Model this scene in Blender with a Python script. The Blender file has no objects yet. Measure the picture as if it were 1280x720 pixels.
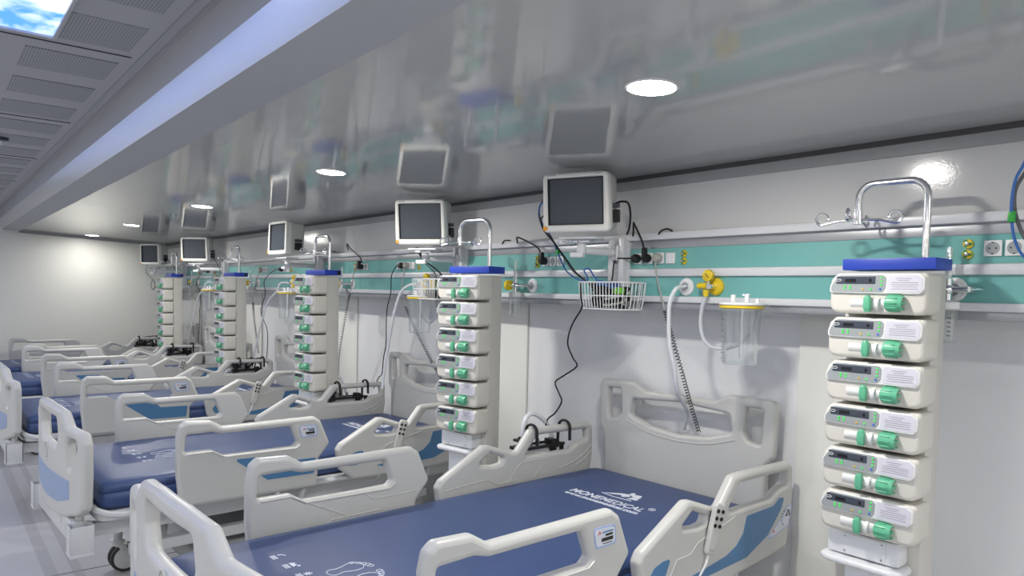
import bpy, bmesh, math, random
from mathutils import Vector, Matrix
random.seed(7)
scn = bpy.context.scene
COL = scn.collection
R = math.radians
FLOOR = 0.12          # floor level; all heights below are metres above a datum 12 cm under the floor

# ---------------------------------------------------------------- camera, world, lights, exposure
cam_d = bpy.data.cameras.new('camera')
cam = bpy.data.objects.new('camera', cam_d); COL.objects.link(cam); scn.camera = cam
cam_d.sensor_width = 36.0
CAM_RIGHT = Vector((0.6303510709, 0.7759871614, 0.0223931403)); CAM_UP = Vector((-0.0545552786, 0.0155052602, 0.9983903588)); CAM_FWD = Vector((-0.7743908890, 0.6305580958, -0.0521079532))
cam_d.lens = 903.306 * 36.0 / 1280.0
cam_d.shift_y = (413.446 - 360.0) / 1280.0
cam_d.clip_start = 0.02
m = Matrix((CAM_RIGHT, CAM_UP, -CAM_FWD)).transposed().to_4x4()
m.translation = (0, 0, 1.62)
cam.matrix_world = m
vs = scn.view_settings
vs.view_transform = 'Standard'; vs.look = 'None'; vs.gamma = 1.0; vs.use_curve_mapping = False
vs.exposure = -0.08
world = bpy.data.worlds.new('world'); scn.world = world; world.use_nodes = True
world.node_tree.nodes['Background'].inputs[0].default_value = (0.8, 0.86, 1.0, 1)
world.node_tree.nodes['Background'].inputs[1].default_value = 0.02
DOWNLIGHT_W = 15.5      # each recessed ceiling lamp
DOWNLIGHT_GLOW = 30.0
SKY_GLOW = 2.1          # backlit sky panels in the middle ceiling

# ---------------------------------------------------------------- materials
def srgb(r, g, b):
    f = lambda c: (c/255/12.92) if c/255 <= 0.04045 else ((c/255+0.055)/1.055)**2.4
    return (f(r), f(g), f(b), 1)

def mat(name, col, rough=0.45, metal=0.0, spec=0.5, vary=0.04, scale=14.0, bump=0.0, bscale=200.0, coat=0.0):
    M = bpy.data.materials.new(name); M.use_nodes = True
    nt = M.node_tree; b = nt.nodes['Principled BSDF']
    tc = nt.nodes.new('ShaderNodeTexCoord')
    nz = nt.nodes.new('ShaderNodeTexNoise'); nz.inputs['Scale'].default_value = scale; nz.inputs['Detail'].default_value = 3
    nt.links.new(tc.outputs['Object'], nz.inputs['Vector'])
    mx = nt.nodes.new('ShaderNodeMix'); mx.data_type = 'RGBA'
    lo = tuple(c*(1-vary) for c in col[:3]) + (1,); hi = tuple(min(1, c*(1+vary)) for c in col[:3]) + (1,)
    mx.inputs[6].default_value = lo; mx.inputs[7].default_value = hi
    nt.links.new(nz.outputs['Fac'], mx.inputs[0]); nt.links.new(mx.outputs[2], b.inputs['Base Color'])
    b.inputs['Roughness'].default_value = rough; b.inputs['Metallic'].default_value = metal
    b.inputs['Specular IOR Level'].default_value = spec
    b.inputs['Coat Weight'].default_value = coat
    if bump:
        n2 = nt.nodes.new('ShaderNodeTexNoise'); n2.inputs['Scale'].default_value = bscale
        bp = nt.nodes.new('ShaderNodeBump'); bp.inputs['Strength'].default_value = bump; bp.inputs['Distance'].default_value = 0.001
        nt.links.new(tc.outputs['Object'], n2.inputs['Vector']); nt.links.new(n2.outputs['Fac'], bp.inputs['Height'])
        nt.links.new(bp.outputs['Normal'], b.inputs['Normal'])
    return M

def glow(name, col, strength):
    M = bpy.data.materials.new(name); M.use_nodes = True
    b = M.node_tree.nodes['Principled BSDF']
    b.inputs['Base Color'].default_value = col
    b.inputs['Emission Color'].default_value = col; b.inputs['Emission Strength'].default_value = strength
    return M

def clear(name, col=(0.95, 0.97, 0.98, 1), alpha=0.25):
    M = bpy.data.materials.new(name); M.use_nodes = True
    nt = M.node_tree; b = nt.nodes['Principled BSDF']; out = nt.nodes['Material Output']
    nt.nodes.remove(b); b = nt.nodes.new('ShaderNodeBsdfGlossy'); b.inputs['Color'].default_value = col; b.inputs['Roughness'].default_value = 0.06
    t = nt.nodes.new('ShaderNodeBsdfTransparent'); t.inputs[0].default_value = (0.97, 0.98, 0.98, 1)
    lw = nt.nodes.new('ShaderNodeLayerWeight'); lw.inputs[0].default_value = 0.22
    ma = nt.nodes.new('ShaderNodeMath'); ma.operation = 'MULTIPLY_ADD'; ma.inputs[1].default_value = 0.70; ma.inputs[2].default_value = alpha*0.2
    nt.links.new(lw.outputs['Facing'], ma.inputs[0])
    mx = nt.nodes.new('ShaderNodeMixShader')
    nt.links.new(ma.outputs[0], mx.inputs[0]); nt.links.new(t.outputs[0], mx.inputs[1]); nt.links.new(b.outputs[0], mx.inputs[2])
    nt.links.new(mx.outputs[0], out.inputs[0])
    return M

WALL = mat('white_wall_panel', srgb(232, 233, 234), 0.38, vary=0.015, scale=2)
WALL_END = mat('white_end_wall', srgb(230, 230, 224), 0.4, vary=0.015, scale=2)
WALL_UP = mat('pebbled_white_panel', srgb(204, 205, 206), 0.13, vary=0.015, scale=3, bump=0.16, bscale=160)
GLOSSC = mat('glossy_grey_ceiling', srgb(180, 181, 180), 0.08, vary=0.02, scale=3, spec=0.6)
MATTEC = mat('matte_soffit', srgb(178, 180, 184), 0.5, vary=0.02, scale=3)
FASCIA = mat('fascia_paint', srgb(184, 185, 188), 0.4, vary=0.02, scale=3)
CHROMEBAND = mat('polished_aluminium_cove', (0.86, 0.86, 0.88, 1), 0.26, metal=1.0, vary=0.01)
CEILM = mat('grey_metal_ceiling', srgb(172, 173, 178), 0.45, vary=0.02, scale=3)
TEAL = mat('teal_panel', srgb(116, 180, 176), 0.22, vary=0.03, scale=5)
RAILW = mat('white_profile', srgb(214, 216, 220), 0.3, vary=0.02)
ALU = mat('aluminium_profile', srgb(170, 172, 176), 0.35, metal=0.6, vary=0.03)
JOINT = mat('grey_joint_profile', srgb(152, 154, 156), 0.4)
DARK = mat('dark_joint', srgb(70, 70, 72), 0.5)
IVORY = mat('bed_plastic', srgb(199, 199, 195), 0.33, vary=0.02, bump=0.04, bscale=400)
IVORY2 = mat('bed_frame_paint', srgb(206, 208, 208), 0.35, vary=0.02)
BASEG = mat('bed_base_cover', srgb(170, 172, 170), 0.5, vary=0.04)
BLUEI = mat('blue_inlay', srgb(80, 126, 168), 0.35, vary=0.03)
BLUEF = mat('pale_blue_inlay', srgb(146, 166, 200), 0.4, vary=0.03)
NAVY = mat('navy_vinyl', srgb(54, 74, 118), 0.42, vary=0.06, scale=6, bump=0.08, bscale=60)
NAVYS = mat('navy_vinyl_side', srgb(34, 44, 92), 0.4, vary=0.05)
PRINT = mat('white_print', srgb(224, 228, 238), 0.6)
PUMPW = mat('pump_plastic', srgb(214, 211, 202), 0.4, vary=0.02)
PUMPP = mat('pump_panel_white', srgb(232, 232, 230), 0.28, vary=0.01)
TOWERW = mat('tower_paint', srgb(203, 201, 194), 0.38, vary=0.02)
TRAYW = mat('tray_paint', srgb(224, 226, 228), 0.35, vary=0.02)
PGREY = mat('panel_grey', srgb(158, 164, 166), 0.35, vary=0.02)
PDARK = mat('panel_dark', srgb(66, 72, 84), 0.25, vary=0.03)
LCD = mat('lcd_black', srgb(26, 26, 30), 0.2)
CARD = mat('paper_card', srgb(218, 216, 226), 0.6, vary=0.02)
PRINTG = mat('grey_print', srgb(166, 162, 172), 0.7)
GREEN = mat('green_plastic', srgb(100, 184, 146), 0.35, vary=0.04)
KGREEN = glow('green_key_light', srgb(70, 215, 95), 0.35)
KYEL = mat('yellow_key', srgb(230, 190, 60), 0.4)
KBLUE = mat('blue_key', srgb(50, 110, 210), 0.4)
CAPB = mat('blue_cap', srgb(36, 66, 176), 0.4, vary=0.03)
CHROME = mat('chrome', (0.82, 0.83, 0.85, 1), 0.12, metal=1.0, vary=0.01)
MONW = mat('monitor_plastic', srgb(236, 236, 232), 0.35, vary=0.015)
MONB = mat('monitor_back', srgb(206, 206, 202), 0.4, vary=0.02)
SCREEN = mat('dark_screen', srgb(72, 78, 86), 0.14, vary=0.03, scale=3)
BLACK = mat('black_plastic', srgb(24, 24, 26), 0.4)
BLACKC = mat('black_rubber', srgb(20, 20, 22), 0.5)
GREYC = mat('grey_cable', srgb(172, 170, 164), 0.5)
COILC = mat('grey_coil', srgb(96, 98, 100), 0.45)
WHITEC = mat('white_hose', srgb(226, 230, 234), 0.35)
TUBEC = mat('clear_tube', srgb(196, 200, 204), 0.3)
BLUEC = mat('blue_cable', srgb(60, 110, 180), 0.45)
SOCKW = mat('socket_white', srgb(234, 235, 236), 0.35, vary=0.01)
SOCKH = mat('socket_hole', srgb(40, 42, 44), 0.5)
YELLOW = mat('yellow_plastic', srgb(226, 196, 40), 0.35, vary=0.04)
EGREEN = mat('earth_green', srgb(60, 140, 60), 0.4)
DGREEN = mat('dark_green_band', srgb(14, 92, 40), 0.4)
ORANGE = mat('orange_mark', srgb(240, 160, 50), 0.4)
RED = mat('red_mark', srgb(216, 80, 66), 0.5)
STICK = mat('sticker_white', srgb(216, 220, 228), 0.4)
STICKB = mat('sticker_blue_edge', srgb(160, 180, 224), 0.4)
RUBBER = mat('castor_rubber', srgb(60, 60, 62), 0.6)
CLEAR = clear('clear_polycarbonate', alpha=0.22)
GLASST = clear('flow_tube_plastic', alpha=2.2)

# floor: pale vinyl with faint mottling
FLOORM = mat('pale_vinyl_floor', srgb(186, 186, 190), 0.36, vary=0.08, scale=3.5)
STRIPE = mat('floor_stripe', srgb(170, 170, 174), 0.4, vary=0.04)

# perforated ceiling metal: dots in object coordinates
PERF = bpy.data.materials.new('perforated_metal'); PERF.use_nodes = True
def _perf():
    nt = PERF.node_tree; b = nt.nodes['Principled BSDF']
    tc = nt.nodes.new('ShaderNodeTexCoord'); mp = nt.nodes.new('ShaderNodeMapping')
    mp.inputs['Scale'].default_value = (110, 110, 0)
    vo = nt.nodes.new('ShaderNodeTexVoronoi'); vo.inputs['Scale'].default_value = 1.0; vo.inputs['Randomness'].default_value = 0.0
    ra = nt.nodes.new('ShaderNodeValToRGB'); ra.color_ramp.elements[0].position = 0.30; ra.color_ramp.elements[1].position = 0.36
    ra.color_ramp.elements[0].color = srgb(116, 118, 124); ra.color_ramp.elements[1].color = srgb(164, 166, 170)
    nt.links.new(tc.outputs['Object'], mp.inputs['Vector']); nt.links.new(mp.outputs[0], vo.inputs['Vector'])
    nt.links.new(vo.outputs['Distance'], ra.inputs[0]); nt.links.new(ra.outputs[0], b.inputs['Base Color'])
    b.inputs['Roughness'].default_value = 0.5
_perf()

# backlit sky picture: blue with soft clouds
SKYM = bpy.data.materials.new('backlit_sky_picture'); SKYM.use_nodes = True
def _sky():
    nt = SKYM.node_tree; b = nt.nodes['Principled BSDF']
    tc = nt.nodes.new('ShaderNodeTexCoord'); mp = nt.nodes.new('ShaderNodeMapping'); mp.inputs['Scale'].default_value = (2.2, 3.6, 1)
    mp.inputs['Location'].default_value = (0.4, 0.1, 0)
    nz = nt.nodes.new('ShaderNodeTexNoise'); nz.inputs['Scale'].default_value = 1.6; nz.inputs['Detail'].default_value = 6; nz.inputs['Distortion'].default_value = 0.5
    ra = nt.nodes.new('ShaderNodeValToRGB'); ra.color_ramp.elements[0].position = 0.40; ra.color_ramp.elements[1].position = 0.62
    ra.color_ramp.elements[0].color = srgb(64, 132, 240); ra.color_ramp.elements[1].color = srgb(240, 244, 255)
    nt.links.new(tc.outputs['Object'], mp.inputs['Vector']); nt.links.new(mp.outputs[0], nz.inputs['Vector'])
    nt.links.new(nz.outputs['Fac'], ra.inputs[0]); nt.links.new(ra.outputs[0], b.inputs['Emission Color'])
    b.inputs['Base Color'].default_value = (0.1, 0.1, 0.1, 1); b.inputs['Emission Strength'].default_value = SKY_GLOW
_sky()

# ---------------------------------------------------------------- mesh helpers
def finish(o, sharp=38):
    me = o.data
    me.polygons.foreach_set('use_smooth', [True]*len(me.polygons))
    try: me.set_sharp_from_angle(angle=R(sharp))
    except Exception: pass
    return o

def link(name, me, material, parent=None, loc=None, rot=None):
    o = bpy.data.objects.new(name, me); COL.objects.link(o)
    if material is not None and not me.materials: me.materials.append(material)
    if parent is not None: o.parent = parent
    if loc is not None: o.location = loc
    if rot is not None: o.rotation_euler = rot
    return o

class MB:
    def __init__(s): s.bm = bmesh.new()
    def box(s, c, d, bevel=0.0, rz=0.0, rx=0.0, ry=0.0, seg=2, taper=None):
        M = Matrix.Translation(c) @ Matrix.Rotation(rz, 4, 'Z') @ Matrix.Rotation(ry, 4, 'Y') @ Matrix.Rotation(rx, 4, 'X') @ Matrix.Diagonal((d[0], d[1], d[2], 1))
        r = bmesh.ops.create_cube(s.bm, size=1.0)
        vs_ = r['verts']
        if taper:   # (axis 'y' back end scaled): y>0 face scaled by factors
            for v in vs_:
                if v.co.y > 0: v.co.x *= taper[0]; v.co.z *= taper[1]
        for v in vs_: v.co = M @ v.co
        if bevel:
            es = list({e for v in vs_ for e in v.link_edges})
            bmesh.ops.bevel(s.bm, geom=es, offset=bevel, segments=seg, profile=0.6, affect='EDGES')
        return s
    def cyl(s, a, b, r0, r1=None, seg=20, caps=True):
        a = Vector(a); b = Vector(b); d = b - a; r1 = r0 if r1 is None else r1
        q = d.to_track_quat('Z', 'Y').to_matrix().to_4x4()
        M = Matrix.Translation((a+b)/2) @ q
        bmesh.ops.create_cone(s.bm, cap_ends=caps, segments=seg, radius1=r0, radius2=r1, depth=d.length, matrix=M)
        return s
    def sphere(s, c, r, sc=(1, 1, 1), seg=14):
        M = Matrix.Translation(c) @ Matrix.Diagonal((sc[0], sc[1], sc[2], 1))
        bmesh.ops.create_uvsphere(s.bm, u_segments=seg, v_segments=max(6, seg//2), radius=r, matrix=M)
        return s
    def tube(s, pts, r, seg=8, closed=False, flat=None):
        pts = [Vector(p) for p in pts]; n = len(pts); rings = []
        up = None
        for i, p in enumerate(pts):
            if closed: t = (pts[(i+1) % n] - pts[i-1])
            else: t = pts[min(i+1, n-1)] - pts[max(i-1, 0)]
            if t.length < 1e-9: t = Vector((0, 0, 1))
            t.normalize()
            if up is None:
                up = Vector((0, 0, 1)) if abs(t.z) < 0.9 else Vector((1, 0, 0))
            x = up - t*up.dot(t)
            if x.length < 1e-6: x = t.orthogonal()
            x.normalize(); y = t.cross(x); up = x
            rr = r[i] if isinstance(r, (list, tuple)) else r
            fx, fy = flat if flat else (1, 1)
            rings.append([s.bm.verts.new(p + x*math.cos(2*math.pi*k/seg)*rr*fx + y*math.sin(2*math.pi*k/seg)*rr*fy) for k in range(seg)])
        m_ = n if closed else n-1
        for i in range(m_):
            a, b = rings[i], rings[(i+1) % n]
            for k in range(seg): s.bm.faces.new((a[k], a[(k+1) % seg], b[(k+1) % seg], b[k]))
        if not closed:
            s.bm.faces.new(list(reversed(rings[0]))); s.bm.faces.new(rings[-1])
        return s
    def lathe(s, prof, o=(0, 0, 0), axis='Z', seg=24):
        o = Vector(o); rings = []
        for (r, h) in prof:
            ring = []
            for k in range(seg):
                a = 2*math.pi*k/seg; u, v = r*math.cos(a), r*math.sin(a)
                co = {'Z': (u, v, h), 'Y': (u, h, -v), 'X': (h, u, v)}[axis]
                ring.append(s.bm.verts.new(o + Vector(co)))
            rings.append(ring)
        for i in range(len(rings)-1):
            for k in range(seg):
                s.bm.faces.new((rings[i][k], rings[i][(k+1) % seg], rings[i+1][(k+1) % seg], rings[i+1][k]))
        s.bm.faces.new(list(reversed(rings[0]))); s.bm.faces.new(rings[-1])
        return s
    def prism(s, poly, plane, a, b):
        def P(u, v, w): return {'XZ': (u, w, v), 'YZ': (w, u, v), 'XY': (u, v, w)}[plane]
        lo = [s.bm.verts.new(P(u, v, a)) for u, v in poly]; hi = [s.bm.verts.new(P(u, v, b)) for u, v in poly]
        n = len(poly)
        s.bm.faces.new(lo); s.bm.faces.new(list(reversed(hi)))
        for i in range(n): s.bm.faces.new((lo[i], hi[i], hi[(i+1) % n], lo[(i+1) % n]))
        return s
    def build(s, name, material, parent=None, loc=None, rot=None, sharp=38):
        bmesh.ops.recalc_face_normals(s.bm, faces=s.bm.faces)
        me = bpy.data.meshes.new(name); s.bm.to_mesh(me); s.bm.free()
        o = link(name, me, material, parent, loc, rot)
        return finish(o, sharp)

def fillet(poly, r, n=4):
    out = []; N = len(poly)
    for i in range(N):
        p = Vector(poly[i]); a = Vector(poly[i-1]); b = Vector(poly[(i+1) % N])
        rr = r[i] if isinstance(r, (list, tuple)) else r
        u = (a-p); w = (b-p); lu, lw = u.length, w.length
        if lu < 1e-6 or lw < 1e-6: continue
        u.normalize(); w.normalize()
        ang = u.angle(w) if u.length and w.length else math.pi
        if ang > R(170) or rr <= 0: out.append(tuple(p)); continue
        t = min(rr/math.tan(ang/2), lu*0.45, lw*0.45)
        p0 = p+u*t; p1 = p+w*t
        for k in range(n+1):
            f = k/n; out.append(tuple((1-f)**2*p0 + 2*f*(1-f)*p + f*f*p1))
    return out

def catmull(pts, n=6, closed=False):
    P = [Vector(p) for p in pts]; N = len(P); out = []
    rng = range(N) if closed else range(N-1)
    for i in rng:
        p0 = P[i-1] if (closed or i > 0) else P[0]*2-P[1]
        p1 = P[i]; p2 = P[(i+1) % N]
        p3 = P[(i+2) % N] if (closed or i+2 < N) else P[-1]*2-P[-2]
        for k in range(n):
            t = k/n
            out.append(0.5*((2*p1)+(-p0+p2)*t+(2*p0-5*p1+4*p2-p3)*t*t+(-p0+3*p1-3*p2+p3)*t**3))
    if not closed: out.append(P[-1])
    return out

def eval_curve(cu):
    o = bpy.data.objects.new('tmp_curve', cu); COL.objects.link(o)
    bpy.context.view_layer.update()
    dg = bpy.context.evaluated_depsgraph_get()
    me = bpy.data.meshes.new_from_object(o.evaluated_get(dg))
    bpy.data.objects.remove(o); bpy.data.curves.remove(cu)
    return me

AX = {'YZ': Matrix(((0, 0, 1, 0), (1, 0, 0, 0), (0, 1, 0, 0), (0, 0, 0, 1))),
      'XZ': Matrix(((1, 0, 0, 0), (0, 0, -1, 0), (0, 1, 0, 0), (0, 0, 0, 1))),
      'XY': Matrix.Identity(4)}
def sheet(name, polys, plane, at, thick, bevel, material, parent=None, bend=None, res=2):
    cu = bpy.data.curves.new(name, 'CURVE'); cu.dimensions = '2D'; cu.fill_mode = 'BOTH'
    cu.extrude = max(thick/2-bevel, 0.0); cu.bevel_depth = bevel; cu.bevel_resolution = res; cu.offset = -bevel
    for p in polys:
        sp = cu.splines.new('POLY'); sp.points.add(len(p)-1); sp.use_cyclic_u = True
        for i, (u, v) in enumerate(p): sp.points[i].co = (u, v, 0, 1)
    me = eval_curve(cu); me.name = name
    M = AX[plane]; sh = {'YZ': Vector((at, 0, 0)), 'XZ': Vector((0, at, 0)), 'XY': Vector((0, 0, at))}[plane]
    if bend:
        bm = bmesh.new(); bm.from_mesh(me)
        for k in range(-11, 12):
            bmesh.ops.bisect_plane(bm, geom=bm.verts[:]+bm.edges[:]+bm.faces[:], dist=1e-6, plane_co=(k*.042, 0, 0), plane_no=(1, 0, 0))
        bm.to_mesh(me); bm.free()
    for v in me.vertices:
        v.co = (M @ v.co) + sh
        if bend: v.co = bend(v.co)
    me.materials.clear()
    return finish(link(name, me, material, parent), 35)

def text_mesh(name, body, size, material, M, parent, spacing=1.0, shear=0.0, width=None, thick=0.0004, bold=0.0):
    cu = bpy.data.curves.new(name, 'FONT'); cu.body = body; cu.size = size; cu.extrude = thick; cu.space_character = spacing; cu.shear = shear; cu.offset = bold
    me = eval_curve(cu); me.name = name; me.materials.clear()
    if width:
        xs = [v.co.x for v in me.vertices]; k = width/(max(xs)-min(xs)); x0 = min(xs)
        for v in me.vertices: v.co.x = (v.co.x-x0)*k
    me.transform(M)
    return link(name, me, material, parent)

def empty(name, label, cat, loc=(0, 0, 0), rz=0.0, group=None):
    o = bpy.data.objects.new(name, None); COL.objects.link(o); o.empty_display_size = 0.05
    o.location = loc; o.rotation_euler = (0, 0, rz)
    return tag(o, label, cat, group)
def tag(o, label, cat, group=None):
    o['label'] = label; o['category'] = cat
    if group: o['group'] = group
    return o
def structure(o):
    o['kind'] = 'structure'; return o
def copy_tree(o, parent=None):
    c = o.copy(); COL.objects.link(c)
    if parent is not None: c.parent = parent
    for ch in list(o.children): copy_tree(ch, c)
    return c

# ================================================================ THE ROOM
XN, XF = 2.9, -10.02           # near and far ends of the room
YW, YU, YC, YL = 2.62, 2.42, 0.66, 0.69  # bed wall (lower), bed-head unit face, fascia of the raised middle ceiling
LX = XN - XF; CX = (XN + XF)/2
ZC0 = 2.137                    # glossy ceiling meets the wall here
def zc(y): return ZC0 + 0.045*(YU - abs(y))
ZM = 2.420                     # middle ceiling
def sbox(name, c, d, material, bevel=0.0):
    return structure(MB().box(c, d, bevel).build(name, material))
sbox('floor', (CX, 0, FLOOR-0.05), (LX+0.3, 5.6, 0.1), FLOORM)
sbox('wall_back', (CX, YW+0.05, 1.1), (LX+0.3, 0.1, 2.2), WALL)
sbox('wall_front', (CX, -YW-0.05, 1.1), (LX+0.3, 0.1, 2.2), WALL)
sbox('wall_far', (XF-0.05, 0, 1.3), (0.1, 5.24, 2.6), WALL_END)
sbox('wall_near', (XN+0.05, 0, 1.3), (0.1, 5.24, 2.6), WALL_END)
sbox('wall_back_upper', (CX, (YU+YW)/2, (1.575+2.2)/2), (LX, YW-YU-0.002, 2.2-1.575), WALL_UP)
# glossy sloping ceilings over the beds (both sides), the matte soffit strip and the fascia
for s, nm in ((1, 'ceiling_back'), (-1, 'ceiling_front')):
    y0, y1 = 0.86, 2.66
    ZL = 2.213
    poly = [(s*y0, zc(y0)), (s*y1, zc(y1)), (s*y1, zc(y1)+0.06), (s*y0, zc(y0)+0.06)]
    structure(MB().prism(poly, 'YZ', XF, XN).build(nm, GLOSSC))
    poly = [(s*(YL+0.001), ZL), (s*y0, zc(y0)-0.002), (s*y0, zc(y0)+0.06), (s*(YL+0.001), ZL+0.06)]
    structure(MB().prism(poly, 'YZ', XF, XN).build('trim_1' if s > 0 else 'trim_2', MATTEC))
    # fascia: painted upper face, polished lower band leaning in a little at the bottom
    zb0, zb1 = ZL, 2.310
    poly = [(s*YL, zb0), (s*YC, zb1), (s*(YC+0.05), zb1), (s*(YL+0.05), zb0)]
    structure(MB().prism(poly, 'YZ', XF, XN).build('trim_3' if s > 0 else 'trim_4', CHROMEBAND))
    poly = [(s*YC, zb1), (s*YC, ZM+0.03), (s*(YC+0.05), ZM+0.03), (s*(YC+0.05), zb1)]
    structure(MB().prism(poly, 'YZ', XF, XN).build('trim_5' if s > 0 else 'trim_6', FASCIA))
sbox('ceiling', (CX, 0, ZM+0.04), (LX, 2*YC+0.02, 0.08), CEILM)
sbox('trim_7', (CX, YC-0.020, ZM-0.001), (LX, 0.005, 0.004), ALU)
sbox('trim_8', (CX, YC-0.055, ZM-0.001), (LX, 0.003, 0.004), ALU)
n = 9
for i in range(20):
    x1 = (-2.63 - 0.478*(i-4))*.958
    y0 = 0.345 if i <= 4 else 0.278
    sbox('trim_%d' % n, (x1-0.144, (y0+0.560)/2, ZM-0.001), (0.283, 0.560-y0, 0.004), PERF); n += 1
for i in range(6):      # joints between the ceiling cassettes
    sbox('trim_%d' % n, (-2.874-1.374*i, 0.28, ZM-0.001), (0.006, 0.60, 0.004), DARK); n += 1

# bed-head unit: teal bands, white profiles
sbox('trim_%d' % n, (CX, YU-0.003, 1.7795), (LX, 0.006, 0.086), TEAL); n += 1
sbox('trim_%d' % n, (CX, YU-0.003, 1.662), (LX, 0.006, 0.084), TEAL); n += 1
sbox('trim_%d' % n, (CX, YU-0.008, 1.720), (LX, 0.030, 0.035), RAILW, 0.012); n += 1
sbox('trim_%d' % n, (CX, YU-0.014, 1.872), (LX, 0.034, 0.030), RAILW, 0.006); n += 1
sbox('trim_%d' % n, (CX, YU-0.004, 1.840), (LX, 0.010, 0.036), ALU, 0.003); n += 1
sbox('trim_%d' % n, (CX, YU-0.008, 1.609), (LX, 0.030, 0.026), RAILW, 0.006); n += 1
sbox('trim_%d' % n, (CX, YU-0.001, 1.583), (LX, 0.014, 0.028), ALU, 0.004); n += 1
sbox('trim_%d' % n, (CX, YU-0.006, 2.1285), (LX, 0.016, 0.017), DARK); n += 1
sbox('trim_%d' % n, (CX, YU-0.003, 2.101), (LX, 0.010, 0.038), JOINT); n += 1
structure(MB().prism([(.85, zc(.85)-.024), (2.42, zc(2.42)-.024), (2.42, zc(2.42)), (.85, zc(.85))], 'YZ', XF, XF+.012).build('trim_%d' % n, JOINT)); n += 1
# shallow white pilasters on the lower wall behind the pump towers
for k in range(5):
    sbox('trim_%d' % n, (-1.235-2.045*k, YW-0.008, (FLOOR+1.574)/2), (0.43, 0.016, 1.574-FLOOR), WALL_END, 0.007); n += 1
# floor stripes and joints
for y, w in ((0.487, 0.058), (0.602, 0.042)):
    sbox('trim_%d' % n, (CX, y, FLOOR+0.0006), (LX, w, 0.0012), STRIPE); n += 1
for x in (-4.28, -7.03, -1.5):
    sbox('trim_%d' % n, (x, 0, FLOOR+0.0008), (0.006, 5.2, 0.0010), DARK); n += 1

# backlit sky panels in the middle ceiling
def sky_panel(x, y, label):
    t = empty('sky_panel', label, 'ceiling light', (x, y, ZM-0.006), 0, 'sky panels in the middle ceiling')
    MB().box((0, 0, 0.003), (1.20, 0.70, 0.006)).build('picture', SKYM, t)
    f = MB()
    for dx, dy, sx, sy in ((0.605, 0, 0.01, 0.72), (-0.605, 0, 0.01, 0.72), (0, 0.355, 1.2, 0.01), (0, -0.355, 1.2, 0.01)):
        f.box((dx, dy, 0.0), (sx, sy, 0.014))
    f.build('frame', FASCIA, t)
sky_panel(-2.19, -.015, 'backlit ceiling panel picturing a blue cloudy sky')
for x in (1.55, 0.31, -0.93, -3.60, -4.83, -6.06, -7.29, -8.52):
    sky_panel(x, -.175 if x < -2 else -.015, 'further sky picture panel along the middle ceiling')

# recessed round downlights
def downlight(x, y, label, group=None):
    nrm = Vector((0, -0.045 if y > 0 else 0.045, -1)).normalized()
    t = empty('downlight', label, 'ceiling light', (x, y, zc(y)), 0, group)
    t.rotation_euler = (R(-2.58) if y > 0 else R(2.58), 0, 0)
    MB().lathe([(0.066, 0.0), (0.066, -0.004), (0.062, -0.005)], seg=32).build('lens', LENS, t)
    MB().lathe([(0.064, 0.001), (0.072, 0.001), (0.072, -0.003), (0.068, -0.0045), (0.064, -0.004)], seg=32).build('trim_ring', SOCKW, t)
    ld = bpy.data.lights.new('downlight_lamp', 'AREA'); ld.shape = 'DISK'; ld.size = 0.11; ld.spread = R(180); ld.energy = DOWNLIGHT_W*(1 if x > -9 else .36); ld.color = (1.0, 0.965, 0.90)
    lo = bpy.data.objects.new('lamp', ld); COL.objects.link(lo); lo.parent = t; lo.location = (0, 0, -0.007)
    return t
LENS = glow('lamp_lens', (1, 0.98, 0.95, 1), DOWNLIGHT_GLOW)
LAMPX = (2.3, 0.66, -1.294, -3.253, -5.318, -7.538, -9.574)
LORD = {-1.294: 'round recessed downlight nearest in view, above the nearest bed',
        -3.253: 'round recessed downlight above the second bed',
        -5.318: 'round recessed downlight above the third bed',
        -7.538: 'round recessed downlight above the fourth bed',
        -9.574: 'round recessed downlight farthest off, by the end wall'}
for x in LAMPX:
    downlight(x, 1.515, LORD.get(x, 'round recessed downlight above the bay beside the entrance'), None if x in LORD else 'downlights outside the view')
for x in LAMPX:  # mirrored row outside the view, added as fill light
    downlight(x, -1.515, 'unseen round downlight added on the opposite side as fill light', 'added fill downlights on the opposite side')

# ================================================================ HOSPITAL BEDS
PY = 1.696                       # bed origin lies this far from the datum line; rail drawings use y' = y + PY
def yz(p): return [(a-PY, b) for a, b in p]
FOOT_RAIL = yz(fillet([(.868, .672), (.846, .70), (.833, .836), (.835, .985), (.846, 1.032), (.872, 1.052), (.978, 1.047), (1.032, 1.014), (1.478, 1.016),
                       (1.512, .992), (1.563, .873), (1.502, .80), (1.499, .665)], .022))
FOOT_SLOT = yz(fillet([(.877, .99), (.868, .914), (.985, .913), (1.035, .883), (1.37, .881), (1.39, .899), (1.357, .978), (1.03, .980), (.985, .992)], .012))
HEAD_RAIL = yz(fillet([(1.60, .83), (1.62, .860), (1.840, .975), (1.868, .972), (2.006, .924), (2.028, .925), (2.106, 1.014), (2.142, 1.018), (2.488, 1.012), (2.515, .990),
                       (2.518, .853), (2.49, .69), (2.37, .675), (2.10, .66), (1.70, .665), (1.62, .73)], .022))
HEAD_HOLE1 = yz(fillet([(1.808, .893), (1.873, .938), (1.955, .909), (1.94, .886), (1.90, .882)], .010))
HEAD_HOLE2 = yz(fillet([(2.072, .898), (2.150, .984), (2.47, .979), (2.478, .928), (2.415, .922), (2.36, .893)], .012))
FOOT_BLUE = yz(fillet([(1.078, .857), (1.27, .850), (1.31, .815), (1.485, .812), (1.475, .735), (1.24, .738)], .010))
HEAD_BLUE1 = yz(fillet([(1.652, .775), (1.675, .800), (1.715, .811), (1.757, .812), (1.722, .742), (1.668, .742)], .010))
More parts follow.
